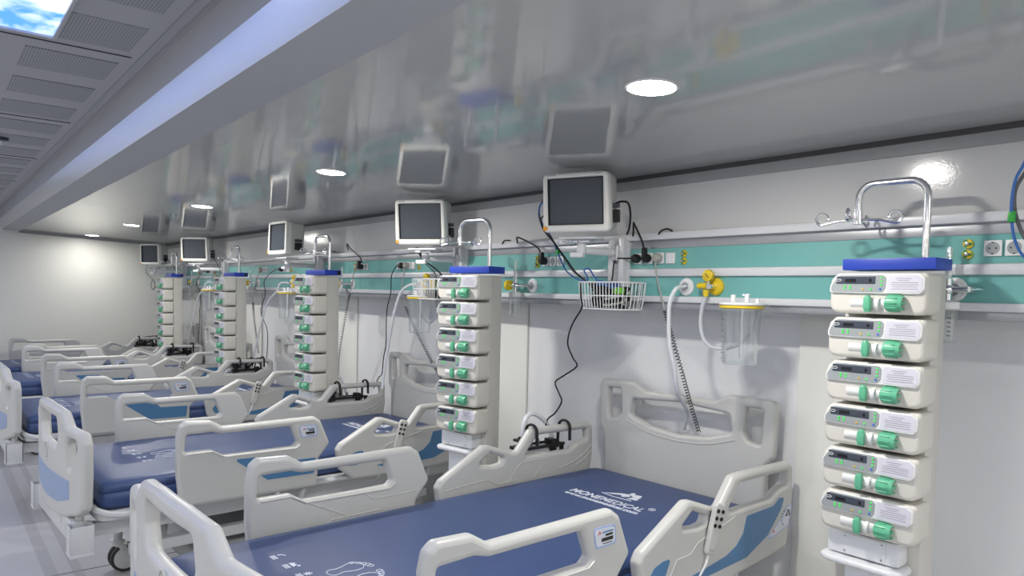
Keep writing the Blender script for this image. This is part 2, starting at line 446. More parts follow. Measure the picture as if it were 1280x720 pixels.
HEAD_BLUE2 = yz(fillet([(1.80, .722), (1.963, .705), (2.20, .714), (2.342, .765), (2.43, .845), (2.450, .885), (2.415, .888), (2.372, .866), (2.192, .863), (2.172, .806), (2.13, .770), (2.065, .748), (1.95, .735)], .010))
RX = 0.508
def bed_side(t, s):
    sg = 'outer'
    o = sheet('foot_side_rail', [FOOT_RAIL, FOOT_SLOT], 'YZ', s*RX, 0.042, 0.016, IVORY, t, res=3)
    sheet('blue_inlay', [FOOT_BLUE], 'YZ', s*(RX+0.0212), 0.002, 0.0006, BLUEI, o)['label'] = 'blue inlay on the outer face of the rail'
    # lip under the hand slot and embossed lines on both faces
    g = MB()
    for q in (s*(RX+0.021), s*(RX-0.021)):
        g.tube([(q, a-PY, b) for a, b in ((.88, .905), (.985, .905), (1.04, .874), (1.38, .870), (1.405, .885))], 0.0035, 6)
    q = s*(RX-0.021)
    g.tube([(q, a-PY, b) for a, b in ((1.05, .872), (1.20, .80))], 0.0022, 6)
    g.tube([(q, a-PY, b) for a, b in ((1.12, .785), (1.14, .795), (1.34, .797))], 0.0022, 6)
    g.tube([(q, a-PY, b) for a, b in ((1.26, .872), (1.31, .842), (1.50, .842))], 0.0018, 6)
    g.build('embossed_line', IVORY, o)
    st = sheet('sticker', [yz(fillet([(1.395, .978), (1.487, .975), (1.495, .918), (1.408, .917)], .012))], 'YZ', s*(RX+0.0215), 0.0014, 0.0004, STICKB, o)
    st['label'] = 'white maker sticker with pale blue edge'
    c = sheet('sticker_face', [yz(fillet([(1.400, .973), (1.482, .970), (1.489, .923), (1.412, .922)], .010))], 'YZ', s*(RX+0.0224), 0.0008, 0.0002, STICK, o)
    xx = s*(RX+0.0231)
    MB().prism(yz([(1.414, .955), (1.421, .967), (1.428, .956), (1.421, .960)]), 'YZ', xx-0.0004, xx+0.0004).build('red_logo', RED, c)
    mk = MB()
    for (a0, a1, b0, b1) in ((1.446, 1.476, .948, .954), (1.430, 1.478, .934, .944), (1.436, 1.474, .927, .929)):
        mk.box((xx, (a0+a1)/2-PY, (b0+b1)/2), (0.0008, a1-a0, b1-b0))
    mk.build('black_lettering', BLACK, c)
    mk = MB(); mk.box((xx, 1.455-PY, .960), (0.0008, .045, .004)); mk.build('blue_lettering', BLUEI, c)
    h = sheet('head_side_rail', [HEAD_RAIL, HEAD_HOLE1, HEAD_HOLE2], 'YZ', s*RX, 0.042, 0.016, IVORY, t, res=3)
    sheet('blue_inlay', [HEAD_BLUE1], 'YZ', s*(RX+0.0212), 0.002, 0.0006, BLUEI, h)
    sheet('blue_inlay', [HEAD_BLUE2], 'YZ', s*(RX+0.0212), 0.002, 0.0006, BLUEI, h)
    g = MB()
    q = s*(RX+0.021)
    g.tube([(q, a-PY, b) for a, b in ((1.745, .735), (1.79, .80), (1.86, .80), (1.90, .83), (2.12, .875))], 0.002, 6)
    q = s*(RX-0.021)
    g.tube(catmull([(q, a-PY, b) for a, b in ((1.64, .815), (1.80, .825), (1.86, .825), (1.92, .80), (2.02, .80))], 4), 0.0022, 6)
    g.tube(catmull([(q, a-PY, b) for a, b in ((1.98, .80), (2.02, .85), (2.06, .873), (2.20, .872))], 4), 0.0022, 6)
    g.tube([(q, a-PY, b) for a, b in ((2.13, .80), (2.18, .855))], 0.0022, 6)
    g.tube(catmull([(q, a-PY, b) for a, b in ((2.28, .815), (2.38, .835), (2.46, .868), (2.50, .90))], 4), 0.003, 6)
    g.tube(catmull([(q, a-PY, b) for a, b in ((2.40, .815), (2.46, .840), (2.50, .868))], 4), 0.003, 6)
    g.build('embossed_line', IVORY, h)
    st = sheet('angle_sticker', [yz([(2.335, .752), (2.37, .748), (2.488, .772), (2.508, .845), (2.474, .848), (2.43, .80)])], 'YZ', s*(RX+0.0215), 0.0014, 0.0004, STICKB, h)
    c = sheet('angle_sticker_face', [yz([(2.345, .755), (2.37, .752), (2.484, .776), (2.502, .841), (2.476, .844), (2.435, .80)])], 'YZ', s*(RX+0.0224), 0.0008, 0.0002, STICK, h)
    xx = s*(RX+0.0231); mk = MB()
    mk.tube([(xx, a-PY, b) for a, b in ((2.462, .812), (2.49, .812), (2.482, .834))], 0.0022, 6, closed=True)
    for k in range(7):
        an = R(100+22*k); mk.box((xx, 2.468+0.035*math.cos(an)-PY, .806+0.030*math.sin(an)), (0.0008, .006, .004))
    mk.build('black_lettering', BLACK, c)
    MB().prism(yz([(2.372, .764), (2.379, .778), (2.388, .765), (2.379, .769)]), 'YZ', xx-0.0004, xx+0.0004).build('red_logo', RED, c)
    # swing arms that carry the rails
    for y0 in (1.30, 2.05):
        a = MB()
        a.tube(catmull([(s*0.50, y0-PY, .70), (s*0.50, y0-PY+.005, .63), (s*0.495, y0-PY+.05, .585), (s*0.49, y0-PY+.115, .60), (s*0.485, y0-PY+.14, .66)], 6), 0.021, 10, flat=(1, .6))
        a.build('rail_arm', IVORY2, t)

def make_bed():
    t = empty('hospital_bed', '', 'bed', (0, 0, 0))
    # mattress: rounded slab with a welded seam
    m_ = MB()
    outline = fillet([(-.445, .555-PY), (.445, .555-PY), (.445, 2.488-PY), (-.445, 2.488-PY)], .05, 6)
    n_ = len(outline); cen = Vector((0, 1.52-PY))
    prof = [(.030, .690), (.010, .695), (0, .71), (0, .762), (.004, .765), (0, .768), (.0, .786), (.007, .800), (.022, .808), (.06, .812), (.16, .8145)]
    rings = []
    for d, z in prof:
        ring = []
        for (u, v) in outline:
            k = Vector((u, v))-cen
            ring.append(m_.bm.verts.new((cen.x+k.x*(1-d/.445), cen.y+k.y-math.copysign(min(d, .06 + d*0.3), k.y) * (1 if abs(k.y) > .9 else abs(k.y)/.9), z)))
        rings.append(ring)
    for i in range(len(rings)-1):
        for k in range(n_):
            m_.bm.faces.new((rings[i][k], rings[i][(k+1) % n_], rings[i+1][(k+1) % n_], rings[i+1][k]))
    m_.bm.faces.new(rings[-1]); m_.bm.faces.new(list(reversed(rings[0])))
    mt = m_.build('mattress', NAVY, t, sharp=60)
    # printing on the cover
    def T(x, y, rz=0.0, sx=1.0, sy=1.0): return Matrix.Translation((x, y-PY, .8150)) @ Matrix.Rotation(rz, 4, 'Z') @ Matrix.Diagonal((sx, sy, 1, 1))
    text_mesh('brand_lettering', 'MONE', .062, PRINT, T(-.197, 2.056), mt, width=.158, bold=.0013)
    text_mesh('brand_lettering', 'MEDICAL', .062, PRINT, T(-.034, 2.056), mt, width=.205, bold=.0004)
    text_mesh('brand_lettering', 'R', .016, PRINT, T(.1765, 2.108), mt)
    ring = MB(); ring.tube([(0.182+.013*math.cos(2*math.pi*k/20), 2.1135-PY+.013*math.sin(2*math.pi*k/20), .8152) for k in range(20)], .0012, 6, closed=True); ring.build('registered_mark', PRINT, mt)
    text_mesh('web_address', 'www.monemedical.com', .040, PRINT, T(-.193, 2.018), mt, width=.372, thick=.0008, bold=.0006)
    # emblem: two reclining figures over a curved base line
    e = MB()
    e.prism([(-.085, 2.150-PY), (-.03, 2.196-PY), (.0, 2.204-PY), (.02, 2.180-PY), (-.005, 2.158-PY), (-.02, 2.176-PY), (-.05, 2.160-PY)], 'XY', .8147, .8158)
    e.prism([(-.01, 2.212-PY), (.045, 2.226-PY), (.06, 2.196-PY), (.05, 2.160-PY), (.03, 2.150-PY), (.035, 2.185-PY), (.012, 2.196-PY)], 'XY', .8147, .8158)
    e.cyl((.000, 2.226-PY, .8147), (.000, 2.226-PY, .8158), .010, seg=14); e.cyl((.058, 2.168-PY, .8147), (.058, 2.168-PY, .8158), .011, seg=14)
    e.tube(catmull([(-.095, 2.142-PY, .8153), (-.02, 2.132-PY, .8153), (.06, 2.140-PY, .8153)], 6), .0016, 6)
    e.build('emblem', PRINT, mt)
    # foot end: row of small icons with captions, and a pair of footprint outlines
    for k in range(5):
        ic = MB(); x = y = 0.0; P_ = 0.0
        for j in range(3): ic.box((.006, -.008*j, 0), (.046, .0045, .0008))
        if k == 0: ic.tube(catmull([(-.008, .012, 0), (0, .03, 0), (.018, .038, 0)], 5), .003, 6)
        elif k == 1:
            ic.prism([(-.02, .012), (.03, .012), (.012, .034), (.004, .024), (-.008, .036)], 'XY', -.0005, .0005)
            ic.cyl((.03, .034, -.0005), (.03, .034, .0005), .007, seg=12)
        elif k == 2:
            for q in range(4): ic.box((.006, .026, 0), (.036, .004, .0008), rz=math.pi*q/4)
        elif k == 3:
            ic.box((.006, .024, 0), (.040, .010, .0008)); ic.cyl((-.008, .036, -.0005), (-.008, .036, .0005), .006, seg=12)
        else:
            for q in range(3): ic.box((-.012+.018*q, .025, 0), (.008, .026, .0008))
        o = ic.build('care_icon', PRINT, mt, (-.215+.088*k, .812-PY, .8153)); o.scale = (.72, .72, 1)
    fp = MB()
    for s in (-1, 1):
        X = lambda u: .045 + s*(.012+u)
        sole = [(.012, .880), (.034, .872), (.052, .884), (.050, .910), (.060, .940), (.068, .962), (.056, .982), (.030, .986), (.010, .972), (.006, .945), (.016, .915), (.010, .895)]
        fp.tube(catmull([(X(u), v-PY, .8153) for u, v in sole], 4, closed=True), .0014, 6, closed=True)
        for k in range(5):
            cx_, cy_ = .012+.013*k, 1.000-.0035*k*k*.6
            rr = .0082-.0006*k
            fp.tube([(X(cx_)+rr*math.cos(2*math.pi*q/12), cy_-PY+rr*1.2*math.sin(2*math.pi*q/12), .8153) for q in range(12)], .0012, 6, closed=True)
    fp.build('footprint_outline', PRINT, mt)
    # moulded deck under the mattress
    d = MB()
    lo = fillet([(-.455, .545-PY), (.455, .545-PY), (.470, .66-PY), (.470, 2.48-PY), (-.470, 2.48-PY), (-.470, .66-PY)], .06, 5)
    d.prism(lo, 'XY', .652, .688)
    d.build('mattress_deck', IVORY2, t)
    e = MB()
    for s in (-1, 1):
        e.tube(catmull([(s*.30, .535-PY, .700), (s*.40, .54-PY, .700), (s*.452, .56-PY, .690), (s*.474, .63-PY, .675), (s*.478, .80-PY, .67)], 5), .014, 8)
        e.tube([(s*.478, .80-PY, .67), (s*.478, 2.40-PY, .67)], .012, 8)
    e.tube([(-.30, .535-PY, .700), (.30, .535-PY, .700)], .014, 8)
    e.build('deck_edge', IVORY2, t)
    f = MB()
    for s in (-1, 1):
        f.box((s*.36, 1.50-PY, .600), (.05, 1.95, .06), .006)
        f.box((s*.30, 1.50-PY, .46), (.05, 1.60, .05), .006)
    for y in (.62, 1.1, 1.9, 2.4): f.box((0, y-PY, .610), (.72, .05, .04), .006)
    f.build('under_frame', IVORY2, t)
    for y in (1.02, 1.98):
        MB().cyl((0, y-PY, .36), (0, y-PY, .60), .07, .06, 18).build('lift_column', IVORY2, t)
    c = MB()
    c.box((0, 1.60-PY, .325), (.62, 1.26, .10), .035, seg=3)
    c.box((0, 1.60-PY, .385), (.46, 1.05, .05), .02, seg=2)
    c.build('base_cover', BASEG, t)['lower'] = 1
    for sx in (-1, 1):
        for y in (.80, 2.20):
            k = MB()
            k.cyl((sx*.33, y-PY, .262), (sx*.33, y-PY, .29), .035, seg=16); k.cyl((sx*.32, y-PY, .28), (sx*.30, y-PY, .45), .022, seg=12)
            k.box((sx*.33, y-PY+.02, .245), (.070, .05, .05), .012)
            o = k.build('castor', IVORY2, t); o['lower'] = 1
            for q in (-.024, .024):
                w = MB(); w.lathe([(.05, -.011), (.070, -.009), (.072, 0), (.070, .009), (.05, .011)], (sx*.33+q, y-PY+.03, FLOOR+.072), 'X', 24)
                wo = w.build('castor_wheel', RUBBER, o)
                w = MB(); w.lathe([(.045, -.002), (.056, 0), (.045, .002)], (sx*.33+q*1.5, y-PY+.03, FLOOR+.072), 'X', 20); w.build('wheel_disc', IVORY2, o)
    # bumper beam at the foot, corner sockets, posts
    b = MB(); b.box((0, .482-PY, .600), (.80, .045, .10), .008)
    for x in (-.25, -.05, .18): b.box((x, .459-PY, .615), (.018, .004, .028), .0)
    b.build('bumper_beam', IVORY2, t)
    for s in (-1, 1):
        k = MB(); X, Y = s*.425, .485-PY
        for dx, dy, sx, sy in ((.041, 0, .006, .088), (-.041, 0, .006, .088), (0, .041, .088, .006), (0, -.041, .088, .006)):
            k.box((X+dx, Y+dy, .587), (sx, sy, .122), .002)
        k.box((X, Y, .528), (.092, .092, .012), .004)
        k.build('corner_socket', IVORY2, t)
        MB().box((s*.33, .50-PY, .675), (.055, .03, .07), .006).build('footboard_post', TRAYW, t)
        MB().box((s*.33, 2.51-PY, .66), (.055, .03, .12), .006).build('headboard_post', TRAYW, t)
    # footboard: bowed plate with three hand holes
    fb = [(-.478, .72), (-.49, .86), (-.49, .99), (-.466, 1.035), (-.31, 1.042), (-.245, 1.098), (-.10, 1.108), (.10, 1.108), (.245, 1.098), (.31, 1.042), (.466, 1.035), (.49, .99), (.49, .86), (.478, .72),
          (.44, .685), (.25, .640), (0, .622), (-.25, .640), (-.44, .685)]
    ch = fillet([(-.185, 1.062), (.185, 1.062), (.200, .990), (.170, .930), (-.170, .930), (-.200, .990)], .02)
    sl = fillet([(-.425, .995), (-.345, .998), (-.305, .97), (-.320, .868), (-.345, .855), (-.430, .960)], .014)
    bend = lambda c: Vector((c.x, c.y-.045*(1-(c.x/.49)**2), c.z))
    def dense(p):
        out = []
        for i in range(len(p)):
            a_, b_ = Vector(p[i]), Vector(p[(i+1) % len(p)]); k = max(1, int((b_-a_).length/.05))
            out += [tuple(a_.lerp(b_, j/k)) for j in range(k)]
        return out
    fo = sheet('footboard', [dense(fillet(fb, .025)), dense(ch), sl, [(-u, v) for u, v in reversed(sl)]], 'XZ', .505-PY, .046, .017, IVORY, t, bend, 3)
    bp = dense(fillet([(-.35, .818), (.35, .818), (.35, .738), (.20, .700), (0, .690), (-.20, .700), (-.35, .738)], .012))
    # thin inlay strips bent with the board
    sheet('blue_panel', [bp], 'XZ', .4818-PY, .003, .0008, BLUEF, fo, bend)['label'] = 'pale blue panel low on the footboard'
    em = MB()
    em.tube([(.028*math.cos(2*math.pi*k/24), 0, .895+.036*math.sin(2*math.pi*k/24)) for k in range(24)], .0028, 6, closed=True)
    em.tube([(0, 0, .87), (0, 0, .905)], .005, 6); em.box((0, 0, .848), (.05, .003, .006))
    em.build('embossed_emblem', IVORY, fo, (0, .4365-PY, 0))
    # headboard
    hb = [(-.412, .66), (-.414, .97), (-.444, 1.005), (-.450, 1.20), (-.436, 1.226), (-.245, 1.228), (-.175, 1.194), (0, 1.200), (.175, 1.194), (.245, 1.228), (.436, 1.226), (.450, 1.20), (.444, 1.005), (.414, .97), (.412, .66)]
    h1 = fillet([(-.398, 1.188), (-.318, 1.188), (-.312, 1.085), (-.335, 1.055), (-.390, 1.045)], .014)
    hc = fillet([(-.250, 1.150), (0, 1.166), (.250, 1.150), (.262, 1.075), (.15, 1.040), (0, 1.026), (-.15, 1.040), (-.262, 1.075)], .02)
    ho = sheet('headboard', [fillet(hb, .03), h1, [(-u, v) for u, v in reversed(h1)], hc], 'XZ', 2.530-PY, .044, .014, IVORY, t, res=3)
    g = MB(); g.tube(catmull([(-.28, 2.509-PY, 1.050), (-.15, 2.509-PY, 1.012), (0, 2.509-PY, 1.000), (.15, 2.509-PY, 1.012), (.28, 2.509-PY, 1.050)], 5), .004, 6); g.build('embossed_line', IVORY, ho)
    for s in (-1, 1):
        k = MB(); k.box((s*.41, 2.505-PY, .700), (.05, .09, .03), .008)
        k.lathe([(.012, .742), (.028, .738), (.031, .72), (.031, .705), (.027, .703)], (s*.435, 2.555-PY, 0), 'Z', 20)
        o = k.build('corner_bumper', TRAYW, t)
        MB().lathe([(.027, .7035), (.0315, .701), (.0315, .682), (.024, .676)], (s*.435, 2.555-PY, 0), 'Z', 20).build('green_band', DGREEN, o)
    for s in (1, -1): bed_side(t, s)
    return t

BEDS = [(-1.9079, 1.6960, 0.0396, 0.0), (-3.8813, 1.6756, 0.0478, -.0243), (-5.8546, 1.6180, 0.0244, -.0289), (-7.8280, 1.5976, 0.0477, -.0390), (-9.20, 1.605, 0.060, -.040)]
BLAB = ['white hospital bed with navy mattress, nearest of the row, its lettering in full view',
        'white hospital bed with navy mattress, second in the row, whole footboard showing',
        'white hospital bed with navy mattress, third in the row, between second and fourth',
        'white hospital bed with navy mattress, fourth in the row, before the farthest bed',
        'white hospital bed with navy mattress, farthest, beside the end wall']
bed0 = make_bed(); beds = []
for i, (x, y, a, dz) in enumerate(BEDS):
    b = bed0 if i == 0 else copy_tree(bed0)
    b.location = (x, y, 0); b.rotation_euler = (0, 0, a); b['label'] = BLAB[i]; b['group'] = 'hospital beds in a row'
    if dz:
        for ch in b.children:
            if 'lower' not in ch: ch.location.z += dz
    beds.append(b)
for o in list(scn.objects):
    if 'lower' in o: del o['lower']
def on_bed(i, x, y, z):
    X, Y, a, dz = BEDS[i]; v = Matrix.Rotation(a, 3, 'Z') @ Vector((x, y-PY, 0))
    return Vector((X+v.x, Y+v.y, z+dz))

# ================================================================ PUMP TOWERS
def make_tower():
    t = empty('pump_tower', '', 'medical stand')
    w = .124
    c = MB(); c.box((0, .048, (FLOOR+1.712)/2), (2*w, .096, 1.712-FLOOR-.02), .008); c.build('column', TOWERW, t)
    MB().box((0, .046, 1.729), (2*w+.014, .122, .034), .004).build('blue_cap', CAPB, t)
    MB().box((w+.012, .085, 1.729), (.014, .02, .026), .004).build('cap_end', BLACK, t)
    p = MB(); p.box((-.01, -.035, .900), (.205, .07, .072), .010); p.build('lower_panel', TRAYW, t)
    s = MB(); s.box((-.005, -.0715, .900), (.125, .003, .06), .001); o = s.build('access_plate', TRAYW, t)
    k = MB()
    for a, b in ((-.058, .878), (.048, .878), (-.058, .922), (.048, .922)): k.cyl((a, -.0745, b), (a, -.0725, b), .003, seg=8)
    k.build('screws', ALU, o)
    MB().box((.03, -.060, .9375), (.09, .03, .004), .0005).build('slot', BLACK, t)
    tr = sheet('tray', [fillet([(-.126, .0), (-.128, -.085), (-.10, -.105), (.09, -.105), (.112, -.085), (.112, .0)], .03)], 'XY', .852, .020, .008, TRAYW, t)
    MB().box((.02, -.04, (FLOOR+.845)/2+.01), (.15, .075, .845-FLOOR-.03), .01).build('foot_column', TRAYW, t)
    b = MB(); b.box((0, -.02, FLOOR+.0155), (.25, .34, .031), .010); b.build('base_plate', TRAYW, t)
    # drip pole
    pts = [(.078, .05, 1.74), (.078, .05, 1.90)] + [(.078-.05*(1-math.cos(R(a))), .05, 1.925+.05*math.sin(R(a))) for a in range(0, 91, 15)] + \
          [(-.075-.045*math.sin(R(a)), .05, 1.930+.045*math.cos(R(a))) for a in range(0, 91, 15)] + [(-.120, .05, 1.86)]
    o = MB().tube(pts, .0105, 12).build('drip_pole', CHROME, t)
    for k_, an in enumerate((10, 100, 190, 280)):
        ca, sa = math.cos(R(an)), math.sin(R(an)); L_ = .105
        q = [(0, 0, 0), (L_*.6*ca, L_*.6*sa, -.004), (L_*ca, L_*sa, -.014)]
        q += [((L_+.018*math.sin(R(b)))*ca, (L_+.018*math.sin(R(b)))*sa, -.014+.018*(1-math.cos(R(b)))-.0) for b in range(20, 300, 25)]
        h = MB(); h.tube([(-.120+u[0], .05+u[1], 1.870+u[2]) for u in q], .0042, 7); h.build('hook', CHROME, o)
    MB().cyl((-.12, .05, 1.855), (-.12, .05, 1.895), .014, seg=14).build('hook_hub', CHROME, o)
    return t

def make_pump():
    t = empty('infusion_pump', '', 'infusion pump')
    sheet('body', [fillet([(-.124, .003), (-.124, .100), (-.104, .120), (.138, .120), (.145, .112), (.145, .003)], [.030, .02, .014, .008, .01, .026], 5)], 'XZ', -.050, .100, .011, PUMPW, t, res=3)
    P0 = fillet([(-.122, .062), (-.121, .083), (-.103, .112), (-.092, .1175), (.126, .1175), (.140, .106), (.139, .074), (.127, .0605)], .008, 3)
    pn = sheet('front_panel', [P0], 'XZ', -.1030, .009, .003, PUMPP, t)
    P1 = fillet([(-.117, .066), (-.116, .082), (-.099, .109), (-.09, .1135), (.030, .1135), (.039, .106), (.037, .076), (.030, .0655)], .006, 2)
    sheet('control_area', [P1], 'XZ', -.1078, .0012, .0004, PGREY, pn)
    d = MB(); d.box((-.0455, -.1087, .099), (.111, .0012, .021), .0004); dd = d.build('display', PDARK, pn)
    MB().box((-.060, -.1096, .0985), (.030, .0008, .0095)).build('lcd_window', LCD, dd); MB().box((-.004, -.1096, .0985), (.007, .0008, .009)).build('status_window', LCD, dd)
    g = MB(); g.tube([(-.100, -.1094, .096), (-.090, -.1094, .096), (-.086, -.1094, .099), (-.090, -.1094, .102), (-.100, -.1094, .102)], .0009, 5, closed=True); g.build('printed_symbol', PUMPP, dd)
    for a, z, M_ in ((-.076, .0825, KGREEN), (-.061, .0825, KGREEN), (-.076, .0755, KGREEN), (-.061, .0755, KGREEN), (-.024, .0735, KYEL), (-.002, .0735, KGREEN), (.027, .1065, KGREEN), (.027, .096, KGREEN), (.026, .0855, KGREEN), (.024, .0745, KBLUE)):
        MB().cyl((a, -.1084, z), (a, -.1104, z), .0031, .0027, seg=10).build('key', M_, pn)
    c = sheet('label_card', [fillet([(.041, .067), (.0435, .113), (.122, .113), (.134, .104), (.133, .075), (.123, .066)], .006, 2)], 'XZ', -.1078, .0012, .0004, CARD, pn)
    x_ = MB()
    for j, (a, w_) in enumerate(((.085, .040), (.085, .028), (.088, .068), (.088, .070), (.088, .064), (.088, .070))):
        x_.box((a, -.1087, .104-.0058*j), (w_, .0006, .0016))
    x_.build('printed_lines', PRINTG, c)
    # syringe cradle, clamp and drive knob
    s = MB()
    s.cyl((-.060, -.091, .034), (.044, -.091, .034), .0150, seg=20)
    s.cyl((.012, -.098, .032), (.022, -.098, .032), .0175, seg=20)
    s.build('syringe_cradle', PUMPP, t)
    s = MB(); s.box((-.060, -.091, .034), (.008, .014, .046), .003); s.build('cradle_stop', PUMPW, t)
    k = MB()
    k.box((-.0085, -.111, .033), (.020, .018, .036), .006); k.cyl((-.0085, -.111, .050), (-.0085, -.111, .056), .009, .006, seg=14); k.box((-.0085, -.109, .014), (.016, .016, .010), .004)
    k.build('syringe_clamp', GREEN, t)
    k = MB()
    k.lathe([(.017, .010), (.0215, .013), (.0225, .020), (.0215, .040), (.0205, .050), (.0190, .056), (.0165, .056), (.0160, .047)], (.032, -.108, .0355), 'X', 24)
    for q in range(10):
        an = 2*math.pi*q/10
        k.box((.062, -.108-.0225*math.cos(an), .0355+.0225*math.sin(an)), (.028, .004, .003), .001, rx=-an)
    k.box((.084, -.108, .0355), (.010, .030, .007), .002)
    k.build('drive_knob', GREEN, t)
    MB().box((.03, -.05, .001), (.11, .05, .003), .0005).build('foot_pad', BLACKC, t)
    return t

TOWERS = [(-.951, 2.19, 1), (-2.886, 2.08, 12), (-4.604, 2.05, 5), (-6.575, 2.115, 2.5), (-8.55, 2.10, 0)]
TLAB = ['cream pump tower with blue cap beside the nearest bed, closest of the towers', 'cream pump tower with blue cap standing between the nearest and second beds',
        'cream pump tower with blue cap standing between the second and third beds', 'cream pump tower with blue cap standing between the third and fourth beds',
        'cream pump tower with blue cap standing between the fourth and farthest beds']
TN = ['closest', 'second', 'third', 'fourth', 'farthest']
ORD = ['topmost', 'second from top', 'third from top', 'fourth from top', 'fifth from top', 'lowest']
tw0 = make_tower(); pp0 = make_pump(); first = True
for i, (x, y, a) in enumerate(TOWERS):
    t = tw0 if i == 0 else copy_tree(tw0)
    t.location = (x, y, 0); t.rotation_euler = (0, 0, R(a)); t['label'] = TLAB[i]; t['group'] = 'pump towers between the beds'
    for j in range(6):
        p = pp0 if first else copy_tree(pp0); first = False
        v = Matrix.Rotation(R(a), 3, 'Z') @ Vector((0, -.0005, 0))
        p.location = (x+v.x, y+v.y, 1.580-.128*j); p.rotation_euler = (0, 0, R(a))
        p['label'] = 'syringe infusion pump with green knob, %s on the %s pump tower' % (ORD[j], TN[i]); p['group'] = 'infusion pumps on the towers'
for o in [o for o in scn.objects if o.name.startswith('cap_end') and o.parent.location.x > -4]: bpy.data.objects.remove(o)
for o in [o for o in scn.objects if o.name.startswith('key') and o.parent]:   # on the two farthest towers the keys are too small to see
    top = o
    while top.parent: top = top.parent
    if top.location.x < -6: bpy.data.objects.remove(o)

# ================================================================ PATIENT MONITORS
def make_monitor():
    t = empty('patient_monitor', '', 'monitor')     # origin: centre of the screen
    b = MB()
    b.box((0, .075, -.006), (.290, .13, .244), .020, seg=3, taper=(.90, .90)); b.build('housing', MONB, t)
    O = fillet([(-.151, -.128), (-.146, .117), (.146, .117), (.151, -.128)], .024, 4)
    I = fillet([(-.125, -.096), (-.125, .096), (.125, .096), (.125, -.096)], .004, 2)
    bz = sheet('bezel', [O, I], 'XZ', .008, .05, .012, MONW, t, res=3)
    s = MB(); s.box((0, .002, 0), (.250, .008, .192)); s.build('screen', SCREEN, t)
    f = MB()
    for u, v, a_, c_ in ((0, .0945, .251, .003), (0, -.0945, .251, .003), (.1235, 0, .003, .192), (-.1235, 0, .003, .192)): f.box((u, -.006, v), (a_, .010, c_))
    f.build('screen_frame', BLACK, t)
    MB().lathe([(.010, -.0175), (.010, -.021), (.007, -.0225)], (-.136, 0, -.110), 'Y', 18).build('alarm_button', ORANGE, bz)
    k = MB(); k.box((-.105, -.0175, .110), (.045, .0015, .005)); k.box((.11, -.0175, .110), (.03, .0015, .003)); k.build('printed_name', PGREY, bz)
    MB().box((.139, .085, -.065), (.03, .055, .055), .006).build('side_connector', BLACK, t)
    MB().box((.140, .085, -.022), (.026, .055, .020), .004).build('side_port', PDARK, t)
    g = MB()
    for k_ in range(5): g.box((-.143, .055+.016*k_, 0.0), (.01, .006, .11), .002)
    g.build('side_vents', MONB, t)
    return t
def make_mount():
    t = empty('monitor_mount', '', 'wall bracket')    # origin on the wall face at the foot of the wall channel
    c = MB()
    for dx in (-.030, .030): c.box((dx, -.024, .125), (.030, .046, .25), .004)
    c.box((0, -.010, .125), (.10, .018, .25), .003)
    c.build('wall_channel', RAILW, t)
    return t
MON = [(-2.194, 2.115, 2.008, 21.8, 6.0, -2.196), (-3.423, 2.122, 2.002, 33.6, 6.5, -3.42), (-5.246, 2.035, 1.992, 4.0, -2.0, -5.34), (-7.738, 2.133, 1.995, 41.0, 4.0, -7.60), (-9.205, 2.047, 1.980, 28.8, 2.0, -9.10)]
MLAB = ['white patient monitor hung above the nearest bed, largest of the monitors', 'white patient monitor hung above the second bed beside a drip pole',
        'white patient monitor above the third bed, seen partly from its side', 'white patient monitor above the fourth bed', 'white patient monitor farthest off, near the end wall']
ALAB = ['aluminium wall channel and arm holding the monitor of the nearest bed', 'aluminium wall channel and arm holding the monitor of the second bed', 'aluminium wall channel and arm holding the monitor of the third bed',
        'aluminium wall channel and arm holding the monitor of the fourth bed', 'aluminium wall channel and arm holding the monitor of the farthest bed']
mo0 = make_monitor()
for i, (x, y, z, a, tl, xm) in enumerate(MON):
    o = mo0 if i == 0 else copy_tree(mo0)
    o.location = (x, y, z); o.rotation_euler = (R(tl), 0, R(a)); o['label'] = MLAB[i]; o['group'] = 'patient monitors'
    mt = make_mount(); mt.location = (xm, YU-.006, 1.622); mt['label'] = ALAB[i]; mt['group'] = 'monitor wall mounts'
    L = lambda wx, wy, wz: (wx-xm, wy-(YU-.006), wz-1.622)
    v = Matrix.Rotation(R(a), 3, 'Z') @ Vector((0, .07, 0)); mx, my = x+v.x, y+v.y
    zb = z - .150
    MB().box(L(mx, my, zb), (.17, .10, .010), .003, rz=R(a)).build('tray_plate', RAILW, mt)
    b = MB(); b.box(L(mx, my, zb-.012), (.09, .06, .014), .004, rz=R(a)); b.cyl(L(mx, my, zb-.06), L(mx, my, zb-.01), .020, seg=16); b.build('swivel', RAILW, mt)
    MB().box(L(mx-.01*math.sin(R(a)), my-.02, zb-.070), (.058, .035, .022), .005, rz=R(a)).build('end_block', TRAYW, mt)
    q = MB(); q.box(L(mx, my-.075, zb-.018), (.09, .03, .008), .002, rz=R(a)); q.tube([L(mx-.05, my-.09, zb-.016), L(mx-.02, my-.10, zb-.022), L(mx+.03, my-.09, zb-.016)], .004, 6); q.build('tilt_lever', CHROME, mt)
    arm = MB(); p0 = Vector(L(mx, my, zb-.050)); p1 = Vector(L(xm, YU-.05, zb-.050)); arm.tube([p0, p1], .016, 10, flat=(1, .55)); arm.build('arm', RAILW, mt)
    MB().cyl(L(xm, YU-.045, zb-.085), L(xm, YU-.045, zb-.02), .022, seg=16).build('pivot', ALU, mt)

